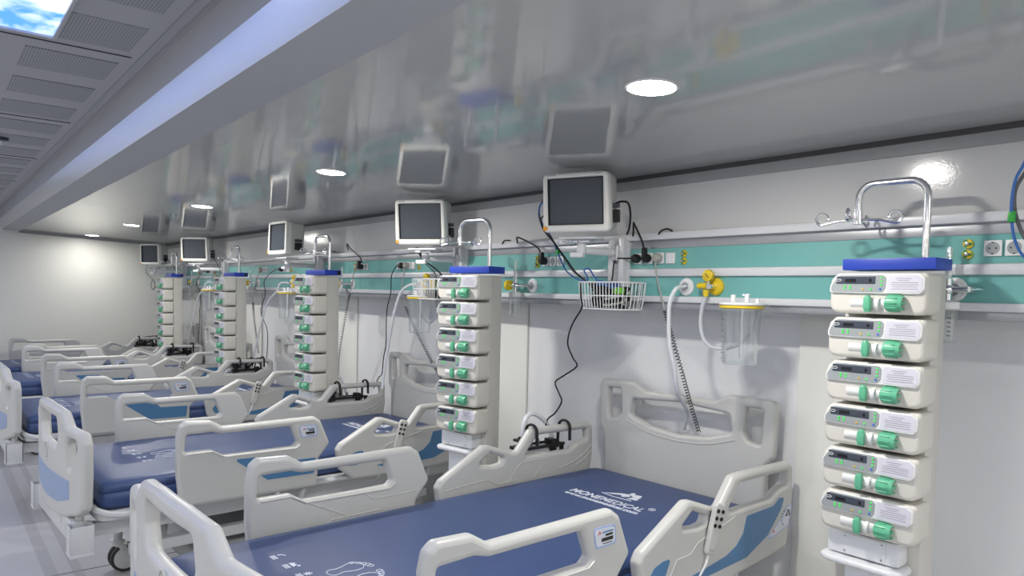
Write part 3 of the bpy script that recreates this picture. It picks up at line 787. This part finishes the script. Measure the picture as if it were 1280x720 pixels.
# ================================================================ BED-HEAD FITTINGS
YF = YU - .006                 # face of the teal bands
BN = ['nearest', 'second', 'third', 'fourth', 'farthest']
def make_socket():
    o = MB().box((0, -.004, 0), (.046, .008, .046), .002).build('wall_socket', SOCKW)
    MB().lathe([(.0185, -.0082), (.0185, -.0076)], (0, 0, 0), 'Y', 22).build('recess', PGREY, o)
    k = MB()
    for a in (-.0085, .0085): k.cyl((a, -.0088, 0), (a, -.0080, 0), .0026, seg=10)
    for b in (-.016, .016): k.box((0, -.0085, b), (.005, .0012, .003))
    k.build('pin_holes', SOCKH, o)
    return o
so0 = make_socket(); so_used = [False]
def socket(x, z, label, group):
    o = copy_tree(so0) if so_used[0] else so0; so_used[0] = True
    o.location = (x, YF, z); tag(o, label, 'power socket', group); return o
def blank(x, z, label):
    o = MB().box((0, -.004, 0), (.046, .008, .046), .002).build('blank_plate', SOCKW, None, (x, YF, z))
    MB().box((0, -.0085, 0), (.038, .001, .038), .0004).build('inner_plate', SOCKW, o)
    return tag(o, label, 'wall plate', 'blank wall plates')
def make_earth():
    o = MB().lathe([(.014, 0), (.014, -.006), (.0125, -.008)], (0, 0, 0), 'Y', 20).build('earth_terminal', YELLOW)
    g = MB()
    for q in range(3):
        an = 2*math.pi*q/3; g.box((.009*math.cos(an), -.0082, .009*math.sin(an)), (.007, .001, .009), .0004, ry=-an)
    g.build('green_segments', EGREEN, o)
    MB().lathe([(.0055, -.008), (.0055, -.016), (.0035, -.0165)], (0, 0, 0), 'Y', 14).build('pin', ALU, o)
    return o
ea0 = make_earth(); ea_used = [False]
def earth(x, z, label):
    o = copy_tree(ea0) if ea_used[0] else ea0; ea_used[0] = True
    o.location = (x, YF, z); return tag(o, label, 'earth terminal', 'yellow and green earth terminals')
def gas_outlet(x, z, label, M_=None):
    o = MB().lathe([(.036, 0), (.036, -.006), (.032, -.010), (.024, -.011), (.022, -.016), (.014, -.017)], (0, 0, 0), 'Y', 28).build('gas_outlet', M_ or SOCKW, None, (x, YF, z))
    MB().lathe([(.021, -.0112), (.018, -.0185), (.013, -.0185)], (0, 0, 0), 'Y', 24).build('grey_ring', ALU, o)
    MB().cyl((0, -.017, 0), (0, -.030, 0), .009, seg=14).build('probe', CHROME, o)
    return tag(o, label, 'gas outlet', 'medical gas outlets')
def tube_thing(name, pts, r, M_, label, cat, group=None, n_=6, seg=7):
    o = MB().tube(catmull(pts, n_), r, seg).build(name, M_)
    return tag(o, label, cat, group)
def plug(x, z, M_, label, down=False):
    t = empty('power_plug', label, 'plug', (x, YF-.008, z), 0, 'power plugs')
    MB().lathe([(.018, 0), (.0195, -.004), (.0195, -.022), (.015, -.030), (.010, -.032)], (0, 0, 0), 'Y', 20).build('plug_body', M_, t)
    return t
def coil(pts, r, turns, n_=10):
    P = catmull(pts, 12); L_ = len(P); out = []; N = turns*n_
    for i in range(N+1):
        f = i/N*(L_-1); k = min(int(f), L_-2); p = P[k].lerp(P[k+1], f-k); t = (P[k+1]-P[k]).normalized()
        u = t.orthogonal().normalized() if abs(t.z) < .1 else (Vector((1, 0, 0))-t*t.x).normalized(); w = t.cross(u)
        a = 2*math.pi*i/n_; out.append(p+u*r*math.cos(a)+w*r*math.sin(a))
    return out
def plug_cord(t, pts, M_, coil_from=None, r=.0035):
    """cord of a plug, given in world points; the plug's own part"""
    o = Vector(t.location); P = [Vector(p)-o for p in pts]
    if coil_from is None:
        MB().tube(catmull(P, 6), r, 7).build('cord', M_, t)
    else:
        MB().tube(catmull(P[:coil_from+1], 6), r, 7).build('cord', M_, t)
        MB().tube(coil(P[coil_from:], .0075, 42), .0024, 5).build('coiled_cord', COILC, t)

def regulator(x, z, label):
    t = empty('suction_regulator', label, 'suction regulator', (x, YF, z), 0, 'yellow suction regulators')
    MB().lathe([(.034, 0), (.034, -.010), (.028, -.016), (.020, -.017)], (0, 0, 0), 'Y', 26).build('outlet_ring', YELLOW, t)
    MB().cyl((0, -.014, 0), (0, -.055, 0), .011, seg=16).build('stem', CHROME, t)
    g = MB(); g.lathe([(.021, -.030), (.023, -.034), (.023, -.050), (.020, -.052)], (-.012, 0, .042), 'Y', 24); g.build('gauge', YELLOW, t)
    MB().box((-.012, -.0525, .042), (.024, .001, .003), .0, ry=.8).build('gauge_needle', BLACK, t)
    MB().cyl((-.012, -.040, .010), (-.012, -.040, .025), .006, seg=10).build('gauge_neck', CHROME, t)
    k = MB(); k.cyl((-.050, -.045, .002), (-.012, -.045, .002), .012, .013, seg=16); k.cyl((-.058, -.045, .002), (-.050, -.045, .002), .008, .012, seg=16); k.build('control_knob', YELLOW, t)
    MB().cyl((-.018, -.045, -.040), (-.018, -.045, -.014), .010, .013, seg=16).build('hose_nipple', YELLOW, t)
    return t
def jar(x, z, label):
    t = empty('suction_jar', label, 'suction jar', (x, YF-.125, z), 0, 'clear suction jars')   # origin: foot of the jar
    MB().lathe([(.058, 0), (.062, .004), (.066, .10), (.070, .205), (.0685, .205), (.064, .10), (.060, .006), (.050, .006)], seg=36).build('jar_body', CLEAR, t)
    MB().lathe([(.071, .200), (.078, .203), (.078, .209), (.071, .212)], seg=36).build('yellow_seal', YELLOW, t)
    MB().lathe([(.076, .212), (.079, .216), (.076, .221), (.030, .225)], seg=36).build('lid', SOCKW, t)
    MB().cyl((-.028, -.01, .222), (-.028, -.01, .250), .009, seg=14).build('lid_port', SOCKW, t)
    p = MB(); p.cyl((.022, 0, .222), (.022, 0, .252), .008, seg=14); p.box((.018, 0, .250), (.028, .010, .007), .002); p.build('lid_port', SOCKW, t)
    MB().cyl((.058, .01, .220), (.058, .01, .238), .007, seg=12).build('lid_port', SOCKW, t)
    s = MB()
    for k in range(9): s.box((-.040, -.0535-.0003*k, .02+.02*k), (.014 if k % 2 else .009, .0008, .002), rz=-.62)
    s.build('scale_marks', BLACK, t)
    b = MB(); b.box((.075, .045, .185), (.016, .030, .07), .004); b.box((.04, .075, .19), (.08, .035, .025), .003)
    b.build('bracket', CLEAR, t)
    MB().tube([(.005, 0, .21), (.005, 0, .02)], .006, 8).build('dip_tube', GLASST, t)
    return t
def flowmeter(x, z, label):
    """oxygen flowmeter between its yellow knob and the white outlet, humidifier bottle below"""
    t = empty('oxygen_flowmeter', label, 'flowmeter', (x, YF-.050, z), 0, 'oxygen flowmeters')
    b = MB(); b.cyl((-.045, 0, 0), (.055, 0, 0), .009, seg=14); b.cyl((0, 0, -.035), (0, 0, .030), .013, seg=16); b.sphere((0, 0, 0), .018); b.cyl((.055, 0, 0), (.075, .045, 0), .009, seg=12)
    b.build('valve_body', CHROME, t)
    MB().lathe([(.020, -.070), (.027, -.064), (.027, -.048), (.014, -.040)], (0, 0, 0), 'X', 22).build('yellow_knob', YELLOW, t)
    MB().cyl((-.073, 0, 0), (-.070, 0, 0), .009, seg=14).build('knob_centre', BLACK, t)
    MB().cyl((0, 0, .030), (0, 0, .125), .0105, .009, seg=16).build('flow_tube', GLASST, t)
    m_ = MB()
    for k in range(8): m_.box((0, -.0108, .042+.009*k), (.008, .0006, .0012))
    m_.build('tube_scale', DARK, t)
    MB().lathe([(.030, -.060), (.034, -.056), (.034, -.038), (.016, -.032)], seg=24).build('bottle_cap', SOCKW, t)
    MB().lathe([(.026, -.160), (.031, -.156), (.031, -.060), (.029, -.060), (.029, -.154), (.024, -.157)], seg=28).build('humidifier_bottle', CLEAR, t)
    m_ = MB()
    for k in range(5): m_.box((.018, -.0265, -.085-.013*k), (.010, .0008, .002), rz=.6)
    m_.build('level_marks', DARK, t)
    return t

# ---- group B of every bay: four plates, two earth pins, air outlet, suction
BX = [-2.043, -4.084, -6.115, -8.18, -9.62]
for k in range(5):
    x = BX[k]; nm = BN[k]
    for j, dx in enumerate((-.058, 0, .059)):
        socket(x+dx, 1.781, '%s white wall socket above the %s bed' % (('first', 'middle', 'third')[j], nm) , 'white wall sockets over the beds')
    blank(x+.116, 1.780, 'blank white wall plate beside the sockets above the %s bed' % nm)
    earth(x+.183, 1.797, 'upper earth terminal above the headboard of the %s bed' % nm)
    earth(x+.183, 1.766, 'lower earth terminal above the headboard of the %s bed' % nm)
    gas_outlet(x+.202, 1.661, 'round white gas outlet with hose above the %s bed' % nm)
    regulator(x+.345, 1.663, 'yellow suction regulator on the teal band above the %s bed' % nm)
    if k < 4: jar(x+.540 if k == 0 else x+.40, 1.382 if k == 0 else 1.372, 'clear suction jar hung from the ledge above the %s bed' % nm)
# ---- group A beside every tower: earth pins, three sockets, flowmeter
AX_ = [-.757, -2.705, -4.700, -6.600, -8.50]
AN = ['beside the closest pump tower', 'beside the second pump tower', 'beside the third pump tower', 'beside the fourth pump tower', 'beside the farthest pump tower']
for k in range(5):
    x = AX_[k]
    earth(x-.066, 1.796, 'upper earth terminal %s' % AN[k]); earth(x-.066, 1.765, 'lower earth terminal %s' % AN[k])
    for j in range(2 if k == 0 else 3): socket(x+.054*j+(.0 if k else 0), 1.781, '%s white wall socket %s' % (('first', 'second', 'third')[j], AN[k]), 'white wall sockets by the towers')
    gas_outlet(x-.096, 1.660, 'round white oxygen outlet %s' % AN[k])
    flowmeter(x-.178 if k else x-.098, 1.660, 'oxygen flowmeter with clear humidifier bottle %s' % AN[k])

# ---- plugs and cords
p = plug(BX[0]-.058, 1.781, BLACK, 'black plug in the first socket above the nearest bed, cord into the basket')
plug_cord(p, [(-2.101, 2.383, 1.783), (-2.13, 2.375, 1.781), (-2.19, 2.36, 1.775), (-2.20, 2.355, 1.70), (-2.205, 2.345, 1.64), (-2.215, 2.335, 1.60)], BLACKC)
p = plug(BX[0], 1.781, BLACK, 'black plug in the middle socket above the nearest bed, cord rising over the rail')
MB().box((0, -.026, .020), (.020, .024, .05), .008).build('strain_relief', BLACK, p)
plug_cord(p, [(-2.043, 2.378, 1.800), (-2.050, 2.372, 1.85), (-2.090, 2.365, 1.925), (-2.098, 2.368, 1.930), (-2.104, 2.375, 1.905), (-2.115, 2.385, 1.878)], BLACKC, r=.0042)
p = plug(BX[0]+.059, 1.781, GREYC, 'grey plug above the nearest bed with coiled cord down behind the headboard')
plug_cord(p, [(-1.984, 2.383, 1.770), (-1.965, 2.372, 1.70), (-1.926, 2.36, 1.615), (-1.908, 2.36, 1.563), (-1.877, 2.38, 1.442), (-1.854, 2.42, 1.301), (-1.861, 2.49, 1.172), (-1.878, 2.578, 1.041)], GREYC, coil_from=3)
p = plug(AX_[1], 1.783, BLACK, 'black plug beside the second pump tower, cord looping up over the rail')
MB().box((0, -.026, .016), (.022, .026, .055), .008).build('strain_relief', BLACK, p)
plug_cord(p, [(-2.705, 2.378, 1.805), (-2.72, 2.37, 1.845), (-2.79, 2.36, 1.88), (-2.87, 2.36, 1.905), (-2.885, 2.37, 1.890), (-2.895, 2.38, 1.878)], BLACKC, r=.0042)
p = plug(AX_[2]+.054, 1.781, BLACK, 'black plug beside the third pump tower, cord looping up over the rail')
MB().box((0, -.026, .016), (.022, .026, .055), .008).build('strain_relief', BLACK, p)
plug_cord(p, [(-4.596, 2.378, 1.805), (-4.62, 2.37, 1.85), (-4.74, 2.36, 1.91), (-4.79, 2.36, 1.945), (-4.81, 2.37, 1.925), (-4.805, 2.38, 1.90)], BLACKC, r=.0042)
p = plug(AX_[2], 1.781, GREYC, 'grey plug beside the third pump tower with coiled cord hanging down')
plug_cord(p, [(-4.70, 2.383, 1.77), (-4.715, 2.375, 1.735), (-4.72, 2.365, 1.66), (-4.745, 2.36, 1.594), (-4.782, 2.36, 1.506), (-4.885, 2.38, 1.334), (-4.99, 2.40, 1.13), (-5.03, 2.41, .97)], GREYC, coil_from=3)
p = plug(BX[1], 1.781, BLACK, 'black plug above the second bed with cord hanging to the mattress pump')
plug_cord(p, [(-4.084, 2.380, 1.779), (-4.10, 2.365, 1.775), (-4.135, 2.35, 1.713), (-4.14, 2.35, 1.609), (-4.19, 2.35, 1.478), (-4.195, 2.35, 1.268), (-4.225, 2.35, 1.17), (-4.37, 2.42, 1.05), (-4.47, 2.45, 1.01), (-4.52, 2.44, .93)], BLACKC)
p = plug(BX[1]+.059, 1.781, GREYC, 'grey plug above the second bed with coiled cord down behind the headboard')
plug_cord(p, [(-4.025, 2.383, 1.77), (-4.025, 2.37, 1.70), (-4.02, 2.36, 1.60), (-3.985, 2.37, 1.52), (-3.93, 2.42, 1.36), (-3.86, 2.50, 1.16), (-3.80, 2.573, 1.0)], GREYC, coil_from=3)
p = plug(AX_[3], 1.781, GREYC, 'grey plug beside the fourth pump tower with cord hanging down')
plug_cord(p, [(-6.60, 2.383, 1.77), (-6.63, 2.365, 1.68), (-6.68, 2.35, 1.56), (-6.70, 2.36, 1.48), (-6.74, 2.38, 1.36), (-6.76, 2.41, 1.18), (-6.78, 2.44, 1.0)], GREYC, coil_from=3)
p = plug(BX[2]+.0, 1.781, BLACK, 'black plug above the third bed with cord hanging to the mattress pump')
plug_cord(p, [(-6.115, 2.38, 1.779), (-6.17, 2.36, 1.775), (-6.36, 2.34, 1.68), (-6.34, 2.34, 1.56), (-6.47, 2.35, 1.40), (-6.40, 2.38, 1.25), (-6.44, 2.40, 1.08), (-6.42, 2.38, .95)], BLACKC)
p = plug(AX_[4], 1.781, GREYC, 'grey plug beside the farthest pump tower with cord hanging down')
plug_cord(p, [(-8.50, 2.383, 1.77), (-8.54, 2.36, 1.62), (-8.56, 2.36, 1.5), (-8.50, 2.40, 1.3), (-8.42, 2.44, 1.1), (-8.40, 2.46, .95)], GREYC)
p = plug(BX[3], 1.781, BLACK, 'black plug above the fourth bed with cord hanging down')
plug_cord(p, [(-8.18, 2.38, 1.779), (-8.25, 2.36, 1.775), (-8.42, 2.34, 1.66), (-8.28, 2.34, 1.54), (-8.36, 2.36, 1.38), (-8.38, 2.36, 1.18), (-8.43, 2.36, 1.0)], BLACKC)
p = plug(BX[4]+.0, 1.781, BLACK, 'black plug above the farthest bed with cord hanging down')
plug_cord(p, [(-9.62, 2.38, 1.779), (-9.70, 2.36, 1.77), (-9.84, 2.34, 1.66), (-9.80, 2.34, 1.5), (-9.72, 2.36, 1.36), (-9.74, 2.42, 1.18), (-9.70, 2.44, 1.0)], BLACKC)
# ---- white air hoses from the outlets to the far side of each bed
for k in range(5):
    x = BX[k]+.202
    top = [(x, YF-.030, 1.661), (x-.03, YF-.070, 1.665), (x-.075, YF-.085, 1.645), (x-.105, YF-.090, 1.59)]
    if k == 0: top, rest = [(x, YF-.030, 1.661), (-1.842, 2.345, 1.652), (-1.857, 2.33, 1.606), (-1.862, 2.33, 1.542)], [(-1.861, 2.34, 1.428), (-1.849, 2.36, 1.331), (-1.86, 2.40, 1.229), (-1.90, 2.52, 1.13), (-1.96, 2.585, 1.04)]
    elif k == 1: top, rest = [(x, YF-.030, 1.661), (-3.91, 2.35, 1.655), (-3.96, 2.32, 1.611), (-4.01, 2.31, 1.509)], [(-4.06, 2.31, 1.38), (-4.096, 2.31, 1.249), (-4.12, 2.30, 1.121), (-4.126, 2.29, .985)]
    elif k < 4: rest = [(x-.27, 2.31, 1.50), (x-.40, 2.30, 1.32), (x-.50, 2.29, 1.12), (x-.57, 2.28, .95)]
    else: rest = [(x-.17, 2.31, 1.50), (x-.26, 2.30, 1.32), (x-.34, 2.29, 1.12), (x-.40, 2.28, .95)]
    tube_thing('air_hose', top+rest, .0082, WHITEC, 'white air hose curving down from the gas outlet above the %s bed' % BN[k], 'hose', 'white air hoses', 6, 10)
x = BX[0]+.345
tube_thing('suction_tube', [(x-.018, YF-.045, 1.625), (x-.030, 2.365, 1.58), (x-.028, 2.355, 1.52), (x+.0, 2.34, 1.46), (x+.055, 2.325, 1.43), (x+.12, 2.345, 1.435), (x+.165, 2.374, 1.47), (x+.195, 2.378, 1.53), (x+.20, 2.376, 1.575)], .0075, TUBEC, 'translucent suction tube looping from yellow regulator to clear jar', 'tube')
x = BX[1]+.345
tube_thing('suction_tube', [(x-.018, YF-.045, 1.625), (x-.030, 2.345, 1.56), (x-.02, 2.34, 1.48), (x+.04, 2.36, 1.43), (x+.09, 2.376, 1.46), (x+.10, 2.378, 1.53), (x+.09, 2.376, 1.575)], .0065, TUBEC, 'translucent suction tube looping beside the jar above the second bed', 'tube')
# ---- wire basket with coiled leads under the nearest monitor
def basket(x, y, z, label, rich=True):
    t = empty('wire_basket', label, 'basket', (x, y, z), 0, 'wire baskets on the bed-head rail')
    g = MB(); w, d, h = .128, .085, .115
    def loop(zz, k, r=.0028): g.tube(fillet([(-w*k, -d*k), (w*k, -d*k), (w*k, d*k), (-w*k, d*k)], .03, 4) and [(u, v, zz) for u, v in fillet([(-w*k, -d*k), (w*k, -d*k), (w*k, d*k), (-w*k, d*k)], .03, 4)], r, 6, closed=True)
    loop(h, 1.0, .0034); loop(h*.5, .96); loop(0, .90)
    n_ = 14
    for i in range(n_):
        u = -w*.92+2*w*.92*i/(n_-1)
        g.tube([(u, -d, h), (u*.96, -d*.95, h*.4), (u*.9, -d*.88, 0), (u*.9, d*.88, 0), (u*.96, d*.95, h*.4), (u, d, h)], .0020, 5)
    for i in range(6):
        v = -d*.8+2*d*.8*i/5
        for s in (-1, 1): g.tube([(s*w, v, h), (s*w*.95, v*.95, h*.4), (s*w*.9, v*.9, 0), (0, v*.9, 0)], .0020, 5)
    g.build('wire_frame', SOCKW, t)
    return t
basket(-2.165, YF-.098, 1.560, 'white wire basket full of cables under the nearest monitor')
basket(-3.560, YF-.098, 1.575, 'white wire basket half hidden by the second pump tower')
random.seed(3)
def heap(x, y, z, sx, sy, sz, n_, r, M_, label, name='monitor_leads'):
    pts = []
    for i in range(n_):
        a = i*2.1 + random.uniform(-.4, .4)
        pts.append((x+sx*math.cos(a)*random.uniform(.6, 1), y+sy*math.sin(a)*random.uniform(.6, 1), z+sz*random.uniform(0, 1)))
    return tube_thing(name, pts, r, M_, label, 'cable', 'leads coiled in the baskets', 7, 6)
heap(-2.165, YF-.105, 1.572, .100, .068, .085, 70, .0070, BLACKC, 'thick black lead coiled in the basket under the nearest monitor')
heap(-2.20, YF-.12, 1.580, .065, .055, .10, 36, .0058, BLACKC, 'thin black lead tangled in the near end of the basket')
heap(-2.165, YF-.12, 1.640, .085, .05, .050, 20, .0036, BLUEC, 'blue lead lying on top of the coiled cables in the basket')
heap(-2.12, YF-.13, 1.575, .055, .045, .06, 10, .0052, GREYC, 'pale grey lead coiled low in the basket')
MB_ = MB().box((0, 0, 0), (.045, .03, .03), .010); tag(MB_.build('green_connector', mat('lime_green_plastic', srgb(110, 190, 50), 0.4), None, (-2.085, YF-.140, 1.640)), 'lime green connector lying in the basket of cables', 'connector')
heap(-3.560, YF-.098, 1.585, .10, .055, .05, 22, .0050, BLACKC, 'black lead coiled in the basket behind the second pump tower')
tube_thing('monitor_cable', [(-2.375, 2.14, 2.01), (-2.43, 2.15, 2.025), (-2.475, 2.16, 2.013), (-2.477, 2.17, 1.953), (-2.431, 2.20, 1.87), (-2.445, 2.27, 1.776), (-2.442, 2.31, 1.723), (-2.382, 2.33, 1.687), (-2.316, 2.32, 1.69), (-2.333, 2.31, 1.729), (-2.303, 2.31, 1.736), (-2.277, 2.31, 1.711), (-2.241, 2.31, 1.675)], .0035, BLUEC, 'blue sensor cable from the nearest monitor drooping into the basket', 'cable')
tube_thing('monitor_cable', [(-2.37, 2.15, 2.03), (-2.43, 2.155, 2.045), (-2.483, 2.165, 2.005), (-2.47, 2.165, 1.941), (-2.428, 2.20, 1.863), (-2.43, 2.28, 1.784), (-2.405, 2.32, 1.723), (-2.29, 2.33, 1.665)], .0042, COILC, 'grey sensor cable from the nearest monitor drooping into the basket', 'cable')
tube_thing('monitor_cable', [(-2.37, 2.14, 1.965), (-2.43, 2.15, 1.968), (-2.465, 2.16, 1.95), (-2.455, 2.17, 1.906), (-2.42, 2.20, 1.852), (-2.415, 2.28, 1.776), (-2.375, 2.32, 1.705), (-2.27, 2.325, 1.655)], .0035, BLACKC, 'dark sensor cable lowest at the side of the nearest monitor', 'cable')
tube_thing('monitor_cable', [(-2.105, 2.25, 1.999), (-2.072, 2.25, 2.009), (-2.045, 2.27, 2.003), (-2.057, 2.30, 1.96), (-2.115, 2.36, 1.911), (-2.150, 2.385, 1.888)], .0045, BLACKC, 'black power cable arching from the side of the nearest monitor', 'cable')
tube_thing('power_cable', [(-2.275, 2.235, 1.675), (-2.262, 2.226, 1.607), (-2.255, 2.226, 1.562), (-2.339, 2.26, 1.498), (-2.389, 2.28, 1.437), (-2.403, 2.29, 1.385), (-2.369, 2.29, 1.332), (-2.342, 2.29, 1.295), (-2.43, 2.29, 1.242), (-2.483, 2.29, 1.206), (-2.454, 2.29, 1.157), (-2.436, 2.29, 1.122), (-2.478, 2.29, 1.063), (-2.521, 2.28, 1.024), (-2.525, 2.27, .96)], .0038, BLACKC, 'thin black cable zigzagging down the wall from the basket to the mattress pump', 'cable', None, 4)
tube_thing('rail_cable_end', [(-1.975, 2.388, 1.880), (-1.955, 2.380, 1.892), (-1.925, 2.380, 1.898), (-1.905, 2.390, 1.888)], .004, BLACKC, 'short black cable end bent over the rail above the nearest bed', 'cable')
tube_thing('rail_cable_end', [(-3.03, 2.388, 1.880), (-3.00, 2.38, 1.895), (-2.965, 2.39, 1.895)], .004, BLACKC, 'short black cable end bent over the rail beside the second drip pole', 'cable')
tube_thing('rail_cable_end', [(-5.15, 2.388, 1.880), (-5.11, 2.38, 1.905), (-5.03, 2.39, 1.895)], .004, BLACKC, 'short black cable end bent over the rail beside the third drip pole', 'cable')
tube_thing('monitor_cable', [(-3.58, 2.20, 1.87), (-3.54, 2.22, 1.80), (-3.46, 2.26, 1.74), (-3.46, 2.30, 1.70), (-3.50, 2.32, 1.65)], .0045, BLACKC, 'black cable dropping from the second monitor into its basket', 'cable')
tube_thing('monitor_cable', [(-3.60, 2.20, 1.87), (-3.57, 2.24, 1.79), (-3.54, 2.30, 1.72), (-3.56, 2.32, 1.65)], .0032, COILC, 'grey cable dropping from the second monitor into its basket', 'cable')
tube_thing('monitor_cable', [(-5.42, 2.10, 1.86), (-5.44, 2.14, 1.80), (-5.36, 2.24, 1.73), (-5.20, 2.30, 1.68), (-5.10, 2.32, 1.78), (-5.00, 2.36, 1.79)], .0032, GREYC, 'pale cable looping under the third monitor', 'cable')
tube_thing('monitor_cable', [(-7.62, 2.28, 1.93), (-7.58, 2.30, 1.86), (-7.52, 2.33, 1.76), (-7.46, 2.34, 1.68)], .0038, BLACKC, 'black cable dropping beside the fourth monitor', 'cable')
tube_thing('monitor_cable', [(-7.86, 2.12, 1.86), (-7.83, 2.20, 1.80), (-7.72, 2.28, 1.76), (-7.6, 2.33, 1.72)], .0032, COILC, 'grey cable hanging under the fourth monitor', 'cable')
tube_thing('monitor_cable', [(-9.10, 2.22, 1.92), (-9.04, 2.25, 1.86), (-8.98, 2.28, 1.76), (-8.95, 2.30, 1.68)], .0038, BLACKC, 'black cable dropping beside the farthest monitor', 'cable')
tube_thing('monitor_cable', [(-9.36, 2.05, 1.86), (-9.40, 2.05, 1.76), (-9.30, 2.10, 1.68)] + [(-9.40+.09*math.cos(a*.7), 2.12, 1.62+.055*math.sin(a*.7)) for a in range(0, 18)] + [(-9.2, 2.2, 1.64), (-9.05, 2.3, 1.63)], .0038, COILC, 'grey lead coiled in a hanging loop under the farthest monitor', 'cable', None, 3)
tube_thing('monitor_cable', [(-.615, 2.25, 2.09), (-.645, 2.25, 1.995), (-.664, 2.25, 1.949), (-.673, 2.26, 1.888), (-.674, 2.28, 1.83), (-.668, 2.30, 1.783), (-.650, 2.32, 1.745), (-.60, 2.34, 1.70)], .0040, BLUEC, 'blue sensor cable hanging at the frame edge above the last sockets', 'cable')
tube_thing('monitor_cable', [(-.60, 2.26, 2.09), (-.632, 2.26, 1.995), (-.666, 2.27, 1.935), (-.672, 2.28, 1.888), (-.664, 2.29, 1.84), (-.645, 2.31, 1.79), (-.60, 2.33, 1.74)], .0050, COILC, 'grey sensor cable hanging beside the blue one at the frame edge', 'cable')
tag(MB().box((0, 0, 0), (.018, .014, .03), .004).build('cable_clip', mat('green_clip', srgb(40, 160, 60), 0.4), None, (-.6735, 2.27, 1.855)), 'green clip round the hanging cables at the frame edge', 'cable clip')
tag(MB().box((0, 0, 0), (.018, .014, .026), .004).build('cable_clip', bpy.data.materials['green_clip'], None, (-2.435, 2.24, 1.815)), 'green clip on the sensor cables below the nearest monitor', 'cable clip')

# ================================================================ THINGS HUNG ON THE BEDS
def make_air_pump():
    t = empty('air_mattress_pump', '', 'mattress pump')      # origin: rail axis above the middle of the unit; -x is outboard
    b = MB(); b.box((-.076, .01, -.165), (.055, .22, .13), .012); b.box((-.076, 0, -.095), (.045, .15, .02), .006); b.build('housing', SOCKW, t)
    f = MB()
    f.box((-.038, 0, -.085), (.012, .29, .014), .002); f.box((-.108, 0, -.085), (.012, .27, .014), .002)
    for y in (-.13, .13): f.box((-.074, y, -.085), (.075, .012, .014), .002); f.box((-.040, y, -.14), (.012, .02, .12), .002)
    f.box((-.06, .075, -.085), (.05, .035, .055), .004); f.cyl((-.06, -.115, -.08), (-.06, -.115, -.03), .012, seg=12); f.box((-.06, -.115, -.045), (.05, .05, .012), .003)
    f.build('carry_frame', BLACK, t)
    for y in (-.105, .105):
        pts = [(-.042, y, -.10), (-.040, y, -.02)] + [(-.036*math.cos(R(a)), y, .004+.030*math.sin(R(a))) for a in range(0, 181, 20)] + [(.036, y, -.03), (.037, y, -.055)]
        MB().tube(pts, .0062, 8, flat=(1, 1.3)).build('hook', BLACK, t)
    n_ = MB()
    for y in (-.05, -.03, .01): n_.cyl((-.08, y, -.09), (-.08, y, -.055), .009, seg=12)
    n_.cyl((-.075, -.03, -.06), (-.075, -.03, -.025), .006, seg=10)
    n_.build('air_nipple', ALU, t)
    return t
ap0 = make_air_pump()
def tangle(t):
    pts = [(-.07+random.uniform(-.04, .04), random.uniform(-.12, .12), -.06+random.uniform(-.03, .085)) for _ in range(26)]
    MB().tube(catmull(pts, 5), .0055, 6).build('bundled_cord', BLACKC, t)
for i in range(5):
    o = ap0 if i == 0 else copy_tree(ap0)
    o.location = on_bed(i, -RX, (2.232, 2.262, 2.32, 2.30, 2.26)[i], .998); o.rotation_euler = (0, 0, BEDS[i][2])
    o['label'] = 'mattress air pump hooked on the side rail of the %s bed' % BN[i]; o['group'] = 'mattress air pumps'
for i, o in enumerate([o for o in list(scn.objects) if o.name.startswith('air_mattress_pump')]):
    if o.location.x < -5: tangle(o)
tube_thing('air_hose', [on_bed(0, -.585, 2.16, .90), on_bed(0, -.595, 2.155, 1.00), on_bed(0, -.60, 2.19, 1.055), on_bed(0, -.60, 2.25, 1.05), on_bed(0, -.60, 2.33, .98), on_bed(0, -.60, 2.36, .86)], .011, WHITEC, 'white hose arching over the mattress pump of the nearest bed', 'hose', None, 6, 10)
tube_thing('air_hose', [on_bed(1, -.585, 2.14, .90), on_bed(1, -.595, 2.13, 1.00), on_bed(1, -.60, 2.17, 1.055), on_bed(1, -.60, 2.23, 1.04), on_bed(1, -.60, 2.28, .93)], .010, WHITEC, 'white hose arching over the mattress pump of the second bed', 'hose', None, 6, 10)

def make_handset():
    t = empty('bed_handset', '', 'remote control')          # origin: on the rail face; +x outward, long axis z
    b = sheet('handset_body', [fillet([(-.019, -.088), (-.024, .070), (-.016, .082), (.016, .082), (.024, .070), (.019, -.088)], .010, 3)], 'YZ', .018, .020, .006, mat('handset_grey', srgb(196, 196, 192), 0.35), t)
    for r_ in range(3):
        for c in (-.0105, .0105):
            MB().lathe([(.0068, .0), (.0068, .002), (.005, .0026)], (.0282, c, .056-.024*r_), 'X', 14).build('button', BLACK, t)
    s = MB(); s.box((.0284, 0, -.072), (.001, .018, .004)); s.build('printed_name', PGREY, t)
    MB().box((.003, 0, .02), (.012, .030, .06), .003).build('hook_clip', BLACK, t)
    MB().tube(catmull([(.018, .0, -.09), (.020, -.004, -.12), (.012, -.010, -.16), (.008, -.03, -.20), (-.02, -.05, -.25)], 6), .004, 7).build('cable', SOCKW, t)
    return t
hs0 = make_handset()
for i in range(4):
    o = hs0 if i == 0 else copy_tree(hs0)
    o.location = on_bed(i, RX+.022, 1.968, .872); o.rotation_euler = (R(-15), 0, BEDS[i][2]-.22)
    o['label'] = 'grey bed remote with black buttons clipped on the rail of the %s bed' % BN[i]; o['group'] = 'bed remotes on the rails'

# small dark sensor on the middle ceiling
t = empty('ceiling_sensor', 'small dark sensor with white eye under the middle ceiling', 'sensor', (-4.95, .335, ZM-.002))
MB().lathe([(.030, -.020), (.045, -.016), (.045, 0)], seg=24).build('sensor_body', PDARK, t)
MB().sphere((0, 0, -.026), .018).build('eye', SOCKW, t)
